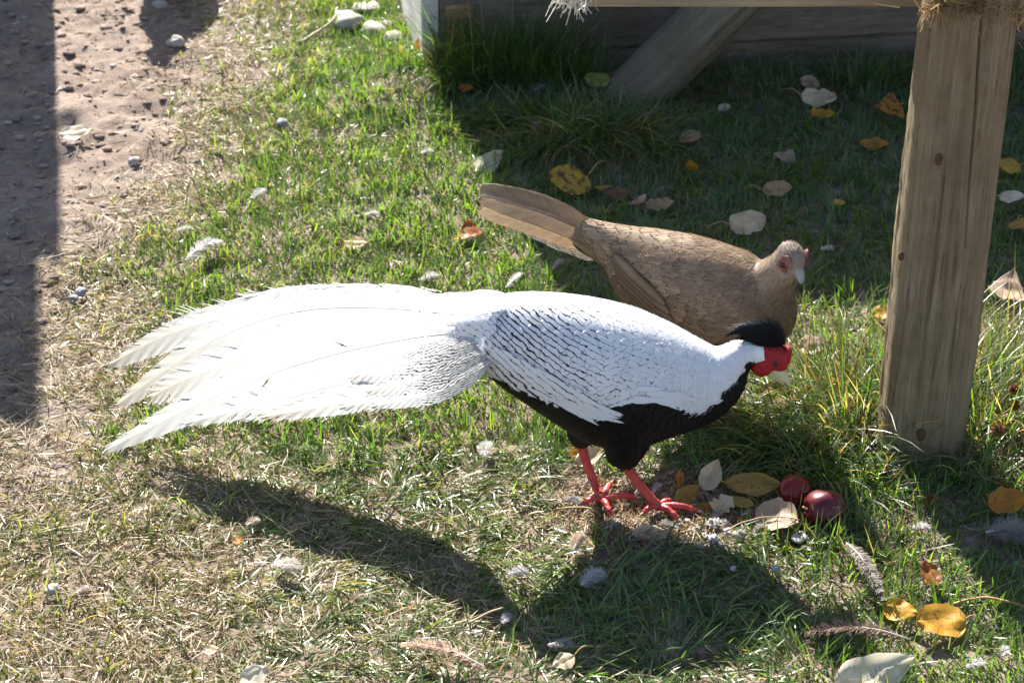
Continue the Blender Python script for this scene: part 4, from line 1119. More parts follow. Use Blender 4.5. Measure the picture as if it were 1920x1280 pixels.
    # face
    for sg in (-1, 1):
        c = hc + f * .0095 + r * sg * .0185 - u * .001
        nrm = (r * sg + f * .45); nrm /= np.linalg.norm(nrm); t1 = np.cross(u, nrm); t1 /= np.linalg.norm(t1); t2 = np.cross(nrm, t1)
        sv, sf = sphere_vf((0, 0, 0), (.0120, .0175, .0036), 26, 14); sv = sv * (1 + .22 * (vnoise(sv[:, 0] * 260, sv[:, 1] * 260, 1, 7) - .5) + .12 * (sv[:, 1] > 0))[:, None]; pv = sv @ np.stack([t1, t2, nrm], 0) + c
        sp = mesh_obj('face_patch', pv, sf, MAT_HENSKIN, root)
        e = c + nrm * .0036 - t1 * sg * 0 + u * .002
        sv, sf = sphere_vf((0, 0, 0), (.0062, .0054, .0034), 14, 9); ey = mesh_obj('eye', sv @ np.stack([t1, t2, nrm], 0) + e, sf, MAT_IRIS, root)
        sv, sf = sphere_vf((0, 0, 0), (.0046, .0042, .0028), 12, 8); mesh_obj('pupil', sv @ np.stack([t1, t2, nrm], 0) + e + nrm * .0012, sf, MAT_EYE, ey)
        an = RNG.random(260) * 6.283; ring = c + (np.cos(an)[:, None] * t1 * .0140 + np.sin(an)[:, None] * t2 * .0185) * RNG.uniform(.86, 1.12, (260, 1)) + nrm * .0008
        inw = -(np.cos(an)[:, None] * t1 + np.sin(an)[:, None] * t2) * .45 - f * .8 + RNG.normal(0, .25, (260, 3))
        V, F, C = strands(ring, np.tile(nrm, (260, 1)), inw, RNG.uniform(.003, .006, 260), .0005, np.tile(np.array([.30, .25, .21]), (260, 1)) * RNG.uniform(.5, 1.25, (260, 1)), .25)
        mesh_obj('face_barbs', V, F, MAT_STRAND, sp, cols=C)['kind'] = 'stuff'
    bp = [hc + f * .022 - u * .003, hc + f * .031 - u * .004, hc + f * .037 - u * .008, hc + f * .041 - u * .013, hc + f * .041 - u * .016]
    V, F = tube_vf(spline(bp, 14), np.interp(np.linspace(0, 1, 14), [0, .3, .6, .9, 1], [.0078, .0072, .0055, .0026, .0006]), 12); mesh_obj('upper_beak', V, F, MAT_HBEAK, root)
    bp = [hc + f * .020 - u * .010, hc + f * .030 - u * .012, hc + f * .039 - u * .016]
    V, F = tube_vf(spline(bp, 10), np.linspace(.0068, .0015, 10), 12); mesh_obj('lower_beak', V, F, MAT_HBEAK, root)
    g1 = atZ(1318, 760); g2 = atZ(1282, 735)
    leg_and_foot(root, [(1318, 700, HY0 - .04), (1316, 730, HY0 - .04)], HY0, {'at': (1318, 764), 'toes': [(1372, 772), (1352, 790), (1330, 798), (1290, 770)]}, None, (MAT_HENLEG, MAT_CLAW), r0=.006, r1=.0052, toe_r=.0042)
    leg_and_foot(root, [(1278, 680, HY0 + .035), (1276, 700, HY0 + .033)], HY0, {'at': (1276, 722), 'toes': [(1330, 730), (1310, 746), (1290, 752), (1250, 728)]}, None, (MAT_HENLEG, MAT_CLAW), r0=.006, r1=.0052, toe_r=.0042)
    return root
HEN = hen()
def copy_tree(o, parent=None):
    c = o.copy(); COL.objects.link(c)
    if parent is not None: c.parent = parent
    for ch in o.children: copy_tree(ch, c)
    return c
h2 = copy_tree(HEN); h2.location = (-.86, 5.03, gz(-.86, 5.03)); h2.rotation_euler = (0, 0, math.radians(-78))
h2['label'] = 'brown hen standing out on the bare soil beyond the sunlit lawn'

# ------------------------------------------------------------------ fallen leaves
def leaf_mat():
    m = NT('fallen_leaf'); c = m.attr('Col'); a = m.attr('fuv', 'Vector')
    sx = m.n('ShaderNodeSeparateXYZ'); m.l(a, sx.inputs[0]); u, v, sp = sx.outputs
    oi = m.n('ShaderNodeObjectInfo'); vec = m.n('ShaderNodeVectorMath', operation='ADD'); m.l(m.coord(), vec.inputs[0])
    cb = m.n('ShaderNodeCombineXYZ'); m.l(m.math('MULTIPLY', oi.outputs['Random'], 50.0), cb.inputs[0]); m.l(cb.outputs[0], vec.inputs[1])
    n1 = m.noise(70, 4, vec.outputs[0], .65); n2 = m.noise(240, 4, vec.outputs[0], .7); n3 = m.noise(30, 3, vec.outputs[0])
    cc = m.mix(m.ramp(n3, [(.4, 0.0), (.65, .45)]), c, m.mix(1.0, c, (.72, .55, .38), 'MULTIPLY'))
    thr = m.math('SUBTRACT', .80, m.math('MULTIPLY', sp, .30))
    k = m.math('MINIMUM', m.math('MAXIMUM', m.math('MULTIPLY', m.math('SUBTRACT', n1, thr), 12.0), 0.0), .85)
    cc = m.mix(k, cc, (.06, .04, .03))
    cc = m.mix(m.ramp(n2, [(.5, 0.0), (.8, .35)]), cc, m.mix(1.0, c, (.6, .5, .4), 'MULTIPLY'))
    au = m.math('ABSOLUTE', u)
    vn = m.math('FRACT', m.math('SUBTRACT', m.math('MULTIPLY', v, 6.5), m.math('MULTIPLY', au, 2.2)))
    vein = m.math('MAXIMUM', m.math('LESS_THAN', au, .035), m.math('MULTIPLY', m.math('LESS_THAN', vn, .07), .45))
    cc = m.mix(m.math('MULTIPLY', vein, .5), cc, m.mix(1.0, c, (.62, .5, .4), 'MULTIPLY'))
    m.base(cc); m.set(.5, .35); m.translucent(cc, .35)
    m.bump(m.math('ADD', n1, m.math('MULTIPLY', vein, .6)), .5, .0015)
    return m.m
MAT_LEAF = leaf_mat(); MAT_STEM = M_plain('leaf_stem', (.42, .26, .11), .6, .3)
LC = {'cream': (.68, .56, .38), 'white': (.72, .66, .52), 'yellow': (.55, .34, .05), 'gold': (.58, .31, .03), 'orange': (.52, .21, .03), 'rust': (.36, .11, .03), 'tan': (.47, .32, .19), 'brown': (.19, .10, .05),
      'pink': (.52, .38, .28), 'ochre': (.42, .26, .07), 'lime': (.30, .32, .07), 'bright': (.70, .27, .01)}
SHAPES = {'ovate': ([0, .08, .25, .45, .65, .85, 1], [.05, .55, .95, 1, .80, .42, .02]), 'round': ([0, .06, .2, .45, .7, .9, 1], [.1, .6, .95, 1.05, .95, .6, .12]),
          'long': ([0, .1, .3, .5, .7, .9, 1], [.1, .6, .95, 1, .85, .45, .03]), 'delta': ([0, .05, .15, .3, .6, .85, 1], [.2, .85, 1.1, 1.0, .62, .25, .02]), 'ragged': ([0, .1, .25, .4, .55, .7, .85, 1], [.2, .9, .6, 1.0, .55, .85, .4, .05])}
def leaf(px, py, Lpx, az, col, label, shape='ovate', asp=.36, tilt=12, roll=8, cup=.25, arch=.2, spots=.3, stem=.5, z=.022, group=None, name='fallen_leaf'):
    """az: direction of the tip on the ground (0 right, 90 away); tilt lifts the tip; roll leans the blade towards the open side"""
    c = atZ(px, py, z); c[2] += gz(c[0], c[1]); s = FPX / (c[1] * CP + (CAM_H - c[2]) * SP); L = Lpx / s; W = L * asp
    sd = abs(hash((px, py))) % 9973
    nv, nu = 14, 4; V, U, C, F = [], [], [], []
    for i in range(nv + 1):
        v = i / nv; w = np.interp(v, *SHAPES[shape]) * W
        for j in range(-nu, nu + 1):
            u = j / nu
            edge = 1 + (.24 * (vnoise(v * 9, u * .5, 1, sd % 37) - .5) if abs(u) == 1 else 0)
            th = cup * u * 1.2
            X = (v - .5) * L; Yl = w * edge * math.sin(u * max(cup, .01) * 1.2) / max(math.sin(max(cup, .01) * 1.2), .01) if cup > .05 else w * u * edge
            Z = w * (1 - math.cos(th)) * .9 + arch * L * ((v - .5) ** 2 - .1) * (1 if arch >= 0 else 1) + (vnoise(v * 5, u * 2.5, 1, sd % 53) - .5) * L * .13
            V.append((X, Yl, Z)); U.append((u, v, min(1, spots + .22))); k = .85 + .3 * vnoise(v * 4, u * 2, 1, sd % 29); C.append(np.clip(np.array(LC[col]) * k, 0, .8))
    m = 2 * nu + 1
    for i in range(nv):
        for j in range(m - 1): F.append((i * m + j, (i + 1) * m + j, (i + 1) * m + j + 1, i * m + j + 1))
    R = Matrix.Rotation(math.radians(az), 3, 'Z') @ Matrix.Rotation(math.radians(-tilt), 3, 'Y') @ Matrix.Rotation(math.radians(roll), 3, 'X')
    V = np.array(V) @ np.array(R).T
    lo = V[:, 2].min(); V = V + c
    gl = hmap(V[:, 0], V[:, 1]); dz = max(0, (gl + .004 - V[:, 2]).max() - .006); V[:, 2] += dz
    o = mesh_obj(name, V, F, MAT_LEAF, None, cols=C, fuv=U, origin=c); tag(o, label, 'leaf', group)
    if stem:
        b = V[nu]; d = np.array(R) @ np.array([-1.0, 0, 0]); sdv = np.array(R) @ np.array([0, 1.0, 0]); l2 = L * stem; k = RNG.uniform(-.5, .5)
        P = spline([b, b + d * l2 * .4 + sdv * k * l2 * .25 + np.array([0, 0, .25 * l2]), b + d * l2 * .75 + sdv * k * l2 * .7 + np.array([0, 0, .15 * l2]), b + d * l2 + sdv * k * l2 + np.array([0, 0, -.0 * l2])], 12)
        P[:, 2] = np.maximum(P[:, 2], hmap(P[:, 0], P[:, 1]) + .003)
        sv, sf = tube_vf(P, np.linspace(.0011, .0008, 12), 6); mesh_obj('stem', sv, sf, MAT_STEM, o)
    return o
leaf(916, 308, 74, 40, 'white', 'cream pointed leaf with pale stem where lawn meets straw tussock', 'ovate', .30, 18, 25, .35, .15, .05, .5)
leaf(1068, 340, 84, 215, 'yellow', 'round yellow leaf with grey spots tucked under the straw tussock', 'round', .44, 8, -24, .1, .1, .75, .7, .04)
leaf(1128, 358, 34, 250, 'ochre', 'small orange-brown leaf beside the round yellow spotted leaf', 'delta', .5, 10, 10, .3, .2, .3, 0)
leaf(1162, 366, 46, 10, 'brown', 'dark brown leaf between yellow spotted leaf and curled pale leaf', 'ovate', .4, 8, 15, .3, .2, .4, 0)
leaf(1198, 382, 48, 290, 'pink', 'pale wrinkled leaf curled into a roll behind the hen', 'ovate', .42, 25, 18, .8, .4, .1, 0)
leaf(1238, 386, 52, 350, 'tan', 'torn tan leaf next to the pale rolled leaf behind the hen', 'ragged', .36, 8, 22, .4, .3, .3, .4)
leaf(1297, 312, 46, 255, 'gold', 'narrow golden leaf standing on edge in shaded grass', 'ovate', .26, 55, 10, .4, .1, .1, .3, .035)
leaf(1402, 418, 74, 20, 'cream', 'large pale cream leaf lying open beside the hen\'s head', 'round', .34, 6, 30, .15, .1, .05, .6, .03)
leaf(1458, 354, 56, 350, 'tan', 'orange-tan leaf with curled pale stem behind the cream leaf', 'round', .34, 10, 18, .5, .25, .3, .8)
leaf(1478, 286, 42, 60, 'pink', 'small pinkish tan leaf in shade between post and log', 'delta', .5, 12, 16, .3, .2, .1, .2)
leaf(1519, 157, 38, 100, 'pink', 'dull pink leaf at the foot of the timber wall', 'round', .48, 25, 10, .4, .2, .1, .3)
leaf(1536, 182, 66, 340, 'cream', 'pale leaf with long thin stem in front of the pink leaf', 'round', .34, 5, 24, .3, .2, .1, .7, .03)
leaf(1544, 210, 46, 345, 'gold', 'ragged golden leaf scrap below the pale long-stemmed leaf', 'ragged', .32, 4, 22, .4, .3, .2, .2)
leaf(1665, 201, 56, 200, 'orange', 'orange heart-shaped leaf with dark purple blotches beside the post', 'delta', .48, 6, -30, .15, .1, .85, .1, .035)
leaf(1640, 272, 56, 355, 'orange', 'flat orange leaf strip in shaded grass beside the post', 'long', .24, 4, 26, .3, .15, .3, 0)
leaf(1120, 160, 48, 170, 'lime', 'yellow-green leaf beside the foot of the leaning log', 'round', .38, 6, -20, .3, .2, .5, .4, .05)
leaf(884, 433, 56, 320, 'rust', 'folded rust brown leaf on bright lawn under the hen\'s tail', 'delta', .42, 15, 25, .75, .2, .2, 0)
leaf(796, 104, 36, 80, 'bright', 'bright orange leaf glowing against the pale wall end', 'round', .5, 50, 0, .3, .2, .1, 0, .04)
leaf(668, 452, 52, 345, 'tan', 'tan leaf lying on the sunlit lawn above the white tail', 'ovate', .30, 4, 18, .3, .2, .2, .3)
leaf(143, 248, 66, 10, 'white', 'cream leaf on bare soil at the edge of the fence shadow', 'ovate', .30, 4, 16, .4, .2, .05, .5, .012)
leaf(1522, 660, 66, 5, 'pink', 'pinkish tan leaf in grass in front of the cock\'s red face', 'ovate', .34, 10, 24, .3, .2, .2, .2, .035)
leaf(1458, 742, 72, 10, 'ochre', 'spotted yellow-brown leaf right under the cock\'s beak', 'round', .36, 8, 26, .3, .2, .8, 0, .03)
leaf(1334, 882, 66, 55, 'cream', 'folded cream leaf standing up behind the feed scraps', 'ovate', .32, 40, 25, .6, .2, .05, .1, .03)
leaf(1412, 902, 104, 350, 'ochre', 'long ochre leaf with dark mottling beside the red fruits', 'long', .24, 4, 26, .2, .1, .5, .1, .03)
leaf(1290, 916, 56, 30, 'ochre', 'curled orange-tan leaf in front of the cock\'s long toe', 'ovate', .34, 25, 30, .6, .3, .1, .1, .02)
leaf(1276, 888, 34, 95, 'orange', 'narrow orange leaf sliver between cock\'s leg and cream leaf', 'long', .22, 50, 0, .4, .1, .1, 0, .02)
leaf(1392, 934, 50, 330, 'ochre', 'small brown curled leaf under the long ochre leaf', 'long', .26, 6, 20, .6, .3, .3, 0, .02)
leaf(1356, 938, 52, 40, 'cream', 'crumpled whitish leaf among the feed scraps', 'ragged', .44, 8, 18, .4, .4, .05, 0, .02)
leaf(1458, 962, 92, 320, 'pink', 'big curled brown and tan leaf in front of the red fruits', 'round', .36, 10, 26, .7, .3, .3, 0, .025)
leaf(1222, 1000, 76, 5, 'cream', 'flat pale leaf half buried in feed scraps near cock\'s toes', 'ovate', .28, 2, 10, .15, .1, .1, 0, .010)
leaf(1160, 945, 56, 350, 'tan', 'flat brown leaf lying under the cock\'s toes', 'round', .42, 2, 6, .15, .1, .2, 0, .006)
leaf(1320, 946, 34, 10, 'orange', 'little orange leaf curl at the tip of cock\'s toe', 'ovate', .36, 8, 30, .7, .3, .1, 0, .012)
leaf(1106, 852, 62, 15, 'cream', 'sunlit whitish leaf just behind the cock\'s far leg', 'ovate', .34, 20, 18, .4, .2, .1, 0, .02)
leaf(1080, 838, 36, 110, 'gold', 'small golden leaf touching the cock\'s far leg', 'ovate', .4, 30, 0, .4, .2, .1, 0, .02)
leaf(1690, 1135, 70, 330, 'gold', 'golden leaf with pale centre next to larger flat orange leaf', 'ovate', .34, 10, 28, .3, .2, .15, .2, .025)
leaf(1766, 1152, 98, 190, 'gold', 'large flat orange-gold leaf on grass in front of the post', 'round', .38, 3, -20, .1, .06, .35, .2, .025)
leaf(1742, 1068, 56, 100, 'rust', 'rust brown curled leaf with upturned lobes in front of the post', 'ragged', .44, 20, 15, .7, .4, .3, 0, .025)
leaf(1886, 942, 70, 5, 'orange', 'orange leaf against the grey fluffy feather right of the post', 'round', .38, 12, 28, .4, .2, .3, 0, .03)
leaf(1640, 1256, 170, 22, 'white', 'very large white curled leaf catching the sun in the foreground', 'ovate', .26, 8, 26, .5, .25, .05, .15, .03)
leaf(1056, 1240, 50, 215, 'cream', 'pale greenish leaf with upright orange stem in the cock\'s shadow edge', 'ovate', .36, -4, -20, .2, .15, .05, .9, .025)
leaf(478, 1268, 66, 40, 'white', 'white leaf with pointed tip on the straw foreground', 'ovate', .36, 12, 24, .3, .2, .05, .2, .025)
leaf(396, 1216, 32, 0, 'cream', 'small cream leaf scrap beside the white pointed leaf', 'ovate', .36, 6, 18, .3, .2, .05, 0)
leaf(1894, 530, 84, 70, 'pink', 'pale pinkish leaf with sharp tip in shade right of the post', 'delta', .42, 14, 10, .3, .2, .15, 0, .03)
leaf(1893, 311, 46, 200, 'yellow', 'yellow leaf in shade right of the post', 'round', .42, 6, -24, .2, .1, .3, .2, .03)
leaf(1898, 372, 50, 330, 'white', 'whitish curled leaf between the yellow and the ochre leaf', 'ovate', .34, 14, 20, .7, .3, .05, .2, .03)
leaf(1914, 420, 46, 270, 'ochre', 'round ochre leaf with hanging stem behind the post', 'round', .46, 5, 16, .2, .1, .3, .4, .03)
leaf(1652, 590, 34, 95, 'yellow', 'small yellow leaf half hidden by the left side of the post', 'round', .5, 20, 0, .3, .2, .4, 0, .02)
leaf(1472, 612, 38, 15, 'tan', 'tan leaf between the cock\'s crest and the hen\'s breast', 'ovate', .34, 15, 20, .4, .2, .2, 0, .03)
leaf(1574, 381, 22, 340, 'yellow', 'tiny yellow leaf scrap in dark grass left of the post', 'ragged', .4, 5, 20, .4, .3, .3, 0)
leaf(928, 207, 34, 350, 'ochre', 'dull brown leaf in the dark hollow beside the wall grass', 'ovate', .36, 6, 20, .5, .3, .2, 0, .02)
leaf(874, 186, 30, 350, 'rust', 'small rust leaf at the shadow line by the wall corner', 'ovate', .36, 6, 20, .5, .3, .2, 0, .03)
leaf(1294, 258, 44, 330, 'tan', 'faded tan leaf in shade below the leaning log', 'round', .4, 12, 18, .5, .3, .2, 0, .03)
leaf(1358, 202, 24, 350, 'cream', 'tiny pale leaf in shade right of the leaning log', 'round', .4, 6, 18, .4, .2, .1, 0, .02)
leaf(1300, 680, 40, 20, 'tan', 'tan leaf beneath the hen behind the white cock', 'ovate', .36, 8, 18, .4, .2, .2, 0, .02)
leaf(446, 1010, 22, 30, 'orange', 'small orange leaf bit on the dry grass below the white tail', 'ovate', .4, 20, 10, .5, .3, .1, 0)
leaf(1174, 690 - 3, 30, 340, 'rust', 'rust leaf scrap in grass between the two birds', 'ovate', .4, 8, 20, .4, .2, .1, 0)
leaf(1380, 782, 60, 10, 'brown', 'brown leaf in the grass under the cock\'s breast', 'ovate', .34, 5, 24, .4, .2, .3, 0, .02)

# ------------------------------------------------------------------ shed feathers
MAT_DOWN = M_colattr('down_feather', .7, .15, .35)
MAT_QUILL = M_plain('quill', (.62, .58, .52), .4, .5)
def down(px, py, Lpx, az, col, label, fluff=1.0, n=150, lift=.5, wid=.45, curve=.25, group=None, z=.02, name='shed_feather'):
    c = atZ(px, py, z); c[2] += gz(c[0], c[1]); s = FPX / (c[1] * CP + (CAM_H - c[2]) * SP); L = Lpx / s * (.85 if fluff > .6 else 1)
    a = math.radians(az); d = np.array([math.cos(a), math.sin(a), 0]); sd = np.array([-d[1], d[0], 0])
    k = RNG.uniform(-1, 1) * curve
    t = np.linspace(0, 1, 12); R = c + d * ((t - .5) * L)[:, None] + sd * (k * L * (t - .5) ** 2)[:, None] + np.array([0, 0, 1]) * (.12 * L * np.sin(t * 3.1))[:, None]
    n = int(n * 3) if fluff > .6 else int(n * 1.5); Lpx = Lpx
    tt = RNG.random(n) ** .9; i = (tt * 11).astype(int); P = R[np.minimum(i, 11)] + d * ((tt * 11 - i) * L / 11)[:, None]
    sgn = np.where(RNG.random(n) < .5, -1, 1)
    D = d * RNG.uniform(.35, .9, (n, 1)) + sd * (sgn * RNG.uniform(.5, 1, n))[:, None] + RNG.normal(0, .38 * fluff ** 2, (n, 3)) * np.array([1, 1, .35]) + np.array([0, 0, 1]) * (.5 * lift * RNG.random(n) * fluff)[:, None]
    N = np.tile(np.array([0, 0, 1.0]), (n, 1)) + RNG.normal(0, .3, (n, 3)); N /= np.linalg.norm(N, axis=1)[:, None]
    Ls = L * wid * np.sin(np.clip(tt * .85 + .12, 0, 1) * 3.1416) ** .7 * RNG.uniform(.7, 1.2, n)
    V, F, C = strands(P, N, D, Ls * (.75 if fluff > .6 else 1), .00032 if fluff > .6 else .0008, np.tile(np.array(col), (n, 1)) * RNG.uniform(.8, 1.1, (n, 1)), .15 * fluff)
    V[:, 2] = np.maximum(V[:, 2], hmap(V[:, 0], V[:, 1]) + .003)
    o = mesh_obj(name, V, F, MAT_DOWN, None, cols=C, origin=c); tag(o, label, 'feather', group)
    sv, sf = tube_vf(R, np.linspace(.0012, .0003, 12), 6); mesh_obj('quill', sv, sf, MAT_QUILL, o)
    return o
WH, GR, BRN = (.62, .60, .57), (.34, .32, .31), (.40, .28, .20)
down(486, 366, 44, 60, WH, 'fluffy white feather on the bright lawn behind the white tail', 1, 200)
down(380, 472, 92, 50, WH, 'long white feather lying at the edge of the dry grass', .4, 240, .2, .22)
down(804, 516, 46, 20, WH, 'white downy feather tuft just above the middle of the tail', 1, 200)
down(966, 530, 62, 62, WH, 'narrow white feather standing above the cock\'s rump', .3, 160, .2, .16)
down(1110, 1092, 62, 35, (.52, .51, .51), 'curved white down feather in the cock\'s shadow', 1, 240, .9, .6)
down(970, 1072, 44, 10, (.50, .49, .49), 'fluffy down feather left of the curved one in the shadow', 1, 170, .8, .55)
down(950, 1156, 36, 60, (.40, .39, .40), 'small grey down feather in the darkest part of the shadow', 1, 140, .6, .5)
down(536, 1064, 66, 345, (.66, .60, .54), 'broad whitish feather on sunlit straw below the tail shadow', .9, 260, .3, .5)
down(474, 976, 32, 40, (.55, .46, .40), 'pinkish fluff lying at the tip of the tail shadow', 1, 130, 1.0, .6)
down(910, 846, 52, 80, (.66, .64, .60), 'pale fluff on lit grass just left of the cock\'s legs', 1, 200, .8, .5)
down(1082, 1018, 56, 70, (.66, .52, .40), 'tan fluffy feather beside the scratched feed patch', 1, 240, .8, .5)
down(800, 292, 32, 20, WH, 'small white fluff on the bright lawn near the shade line', 1, 120)
down(1046, 500, 46, 65, (.52, .42, .34), 'tan feather in grass under the hen\'s tail', .7, 160, .3, .3)
down(696, 402, 32, 10, WH, 'white fluff in the middle of the bright lawn', 1, 120)
down(1052, 1214, 58, 350, GR, 'grey feather on bare patch behind the pale green leaf', .8, 160, .3, .4)
down(155, 1106, 34, 30, (.62, .50, .44), 'pale pink fluff on straw beside a white stone', 1, 130)
down(1726, 986, 40, 350, WH, 'white feather scrap in grass in front of the post foot', .9, 160, .4, .5)
down(1890, 1000, 96, 350, GR, 'big grey fluffy feather below the orange leaf right of the post', 1, 380, .8, .6)
down(345, 432, 36, 10, WH, 'white fluff on dry grass above the long white feather', .9, 130)
down(1550, 470, 24, 0, WH, 'tiny white feather in dark grass beside the hen\'s head', .5, 70, .3, .4)
down(1830, 1240, 44, 10, WH, 'white fluff on sunlit grass in the near right corner', 1, 150)
down(1885, 1215, 36, 70, WH, 'second white fluff beyond the one in the near corner', 1, 120)
down(1005, 255, 40, 70, (.45, .45, .48), 'grey downy feather on the straw tussock', .9, 120, .6, .4)
down(1012, 180, 36, 40, (.45, .45, .50), 'bluish grey fluff in the dark grass by the wall', 1, 120, .6, .5)
down(1232, 905, 34, 60, (.45, .40, .42), 'grey down behind the cock\'s near leg', 1, 110, .6, .5)
for k_, (qx, qy, ql, qa, qc) in enumerate(((1150, 985, 40, 20, (.34, .30, .28)), (1255, 985, 44, 160, (.30, .27, .26)), (1345, 958, 40, 60, (.36, .33, .32)), (1405, 955, 36, 10, (.33, .30, .28)), (1430, 985, 40, 200, (.42, .38, .34)))):
    down(qx, qy, ql, qa, qc, ('matted grey feather beside the tan fluff by the feed', 'dull feather between the flat pale leaf and the crumbs', 'grey feather wisp next to the crumpled whitish leaf', 'small dull feather under the brown curled leaf', 'pale matted feather below the big curled leaf')[k_], .8, 150, .3, .4, z=.012)
down(1078, 935, 36, 175, (.6, .58, .56), 'whitish down at the back of the cock\'s far foot', 1, 120, .4, .5, z=.012)
down(830, 1225, 172, 160, (.55, .40, .30), 'long pinkish brown quill feather lying in the sunlit foreground', .22, 420, .05, .11, .1)
down(1608, 1188, 196, 178, (.24, .17, .13), 'dark brown wispy feather below the golden leaf', .5, 330, .2, .14, .1)
down(1620, 1068, 196, 282, (.36, .32, .28), 'frayed grey feather with bare white quill standing beside the fruit', .5, 380, .2, .10, .12)
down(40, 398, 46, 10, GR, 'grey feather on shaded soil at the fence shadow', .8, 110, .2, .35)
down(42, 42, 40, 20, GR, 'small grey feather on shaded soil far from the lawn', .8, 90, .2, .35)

# ------------------------------------------------------------------ fruits, crumbs, stones, seed heads, stems
def fruit(px, py, rx, rz, az, label, c1, c2):
    s = 1150; r = rz / s
    c = atZ(px, py, r * .8); c[2] = gz(c[0], c[1]) + r * .85
    n, m = 28, 18; V, F = [], []
    for j in range(m + 1):
        t = math.pi * j / m
        for i in range(n):
            a = 2 * math.pi * i / n
            rr = math.sin(t) * (1 + .05 * math.cos(5 * a) * math.sin(t) ** 2 * (1 if j < m / 2 else .4))
            dm = .22 * math.exp(-((t - 0) / .35) ** 2) + .1 * math.exp(-((t - math.pi) / .3) ** 2) * -1
            V.append(((math.cos(t) - dm) * rx / s, rr * math.cos(a) * r, rr * math.sin(a) * r))
    for j in range(m):
        for i in range(n):
            k = (i + 1) % n; F.append((j * n + i, (j + 1) * n + i, (j + 1) * n + k, j * n + k))
    R = Matrix.Rotation(math.radians(az), 3, 'Z') @ Matrix.Rotation(math.radians(-12), 3, 'Y')
    V = np.array(V) @ np.array(R).T + c
    m_ = NT('fruit_skin'); nz = m_.noise(45, 3, m_.coord()); m_.base(m_.ramp(nz, [(.35, c1), (.65, c2)])); m_.set(.36, .4)
    m_.bump(m_.noise(25, 2, m_.coord()), .1, .002)
    o = mesh_obj('red_fruit', V, F, m_.m, None, origin=c); tag(o, label, 'fruit')
    d = np.array(R) @ np.array([1.0, 0, 0]); e = c + d * rx / s * .80
    sv, sf = tube_vf([e - d * .002, e + d * .004, e + d * .009 + np.array([0, 0, .004])], [.0022, .0016, .0018], 7); mesh_obj('stalk', sv, sf, MAT_STEM, o)
fruit(1546, 950, 42, 35, 200, 'dark red glossy fruit lying in front of the smaller red one', (.085, .008, .014), (.13, .012, .016))  # dark red skin, darkened further to stand in for grass shade
fruit(1490, 916, 32, 31, 150, 'brighter red fruit half hidden by grass behind the dark red one', (.17, .010, .010), (.24, .02, .012))

def lump(name, px, py, rpx, mat, label, cat, group=None, sq=.75, z=.0, rough=.25):
    c = atZ(px, py, z); s = FPX / (c[1] * CP + (CAM_H - c[2]) * SP); r = rpx / s
    c[2] = gz(c[0], c[1]) + z + r * sq * .55
    V, F = sphere_vf((0, 0, 0), 1, 16, 11); o_ = RNG.random() * 90
    k = 1 + rough * 2 * (vnoise(V[:, 0] * 1.6 + o_, V[:, 1] * 1.6 + V[:, 2] * 2.1, 1) - .5) + rough * (vnoise(V[:, 0] * 4 + o_, V[:, 1] * 4 + V[:, 2] * 3, 1, 5) - .5)
    V = V * k[:, None] * np.array([r * RNG.uniform(.85, 1.25), r * RNG.uniform(.8, 1.1), r * sq]); a = RNG.random() * 6.28
    V = V @ np.array([[math.cos(a), -math.sin(a), 0], [math.sin(a), math.cos(a), 0], [0, 0, 1]]).T + c
    return tag(mesh_obj(name, V, F, mat, None, origin=c), label, cat, group)
MAT_CRUMB = M_plain('white_crumb', (.50, .48, .47), .85, .15, .85, 170, (.20, .17, .15), (.9, .003))
MAT_CLOD = M_plain('dark_clod', (.12, .085, .07), .95, .1, .6, 120, (.06, .04, .035), (.8, .003))
MAT_STONE = M_plain('pale_stone', (.40, .37, .34), .85, .25, .6, 60, (.24, .21, .19), (.5, .002))
MAT_GSTONE = M_plain('grey_stone', (.26, .26, .28), .8, .3, .5, 60, (.16, .16, .17), (.5, .002))
for (x, y, r) in ((1306, 993, 13), (1338, 985, 14), (1356, 978, 11), (1366, 1000, 11), (1388, 1004, 9), (1336, 1020, 11), (1316, 1031, 6), (1350, 1026, 8), (1290, 978, 9), (1400, 990, 8), (1158, 978, 11), (1190, 975, 15), (1176, 962, 8), (1212, 982, 9), (1228, 960, 10), (1308, 905, 8), (1330, 930, 9), (1300, 945, 11), (1340, 912, 7), (1322, 918, 8), (1250, 925, 8), (1416, 1002, 7), (1268, 984, 9), (1324, 1004, 7), (1422, 985, 6)):
    lump('feed_crumb', x, y, r, MAT_CRUMB, ('small white crumb in the pile beyond the cock\'s toes' if x > 1280 and y > 970 else 'small white crumb among leaves behind the cock\'s long toe' if x > 1240 and y < 970 else 'small white crumb on bare soil between the cock\'s feet and flat pale leaf'), 'crumb', 'white crumbs in the feed patch', RNG.uniform(.45, .8), .002, .75)
lump('feed_crumb', 1454, 1068, 8, MAT_CRUMB, 'lone white pellet in grass below the feed patch', 'crumb', None, .9, .015)
lump('feed_crumb', 1374, 1072, 6, MAT_CRUMB, 'white chip in grass left of the lone pellet', 'crumb', None, .9, .015)
lump('feed_crumb', 1498, 1003, 15, MAT_CRUMB, 'flat whitish chip beside the dark red fruit', 'crumb', None, .35, .012)
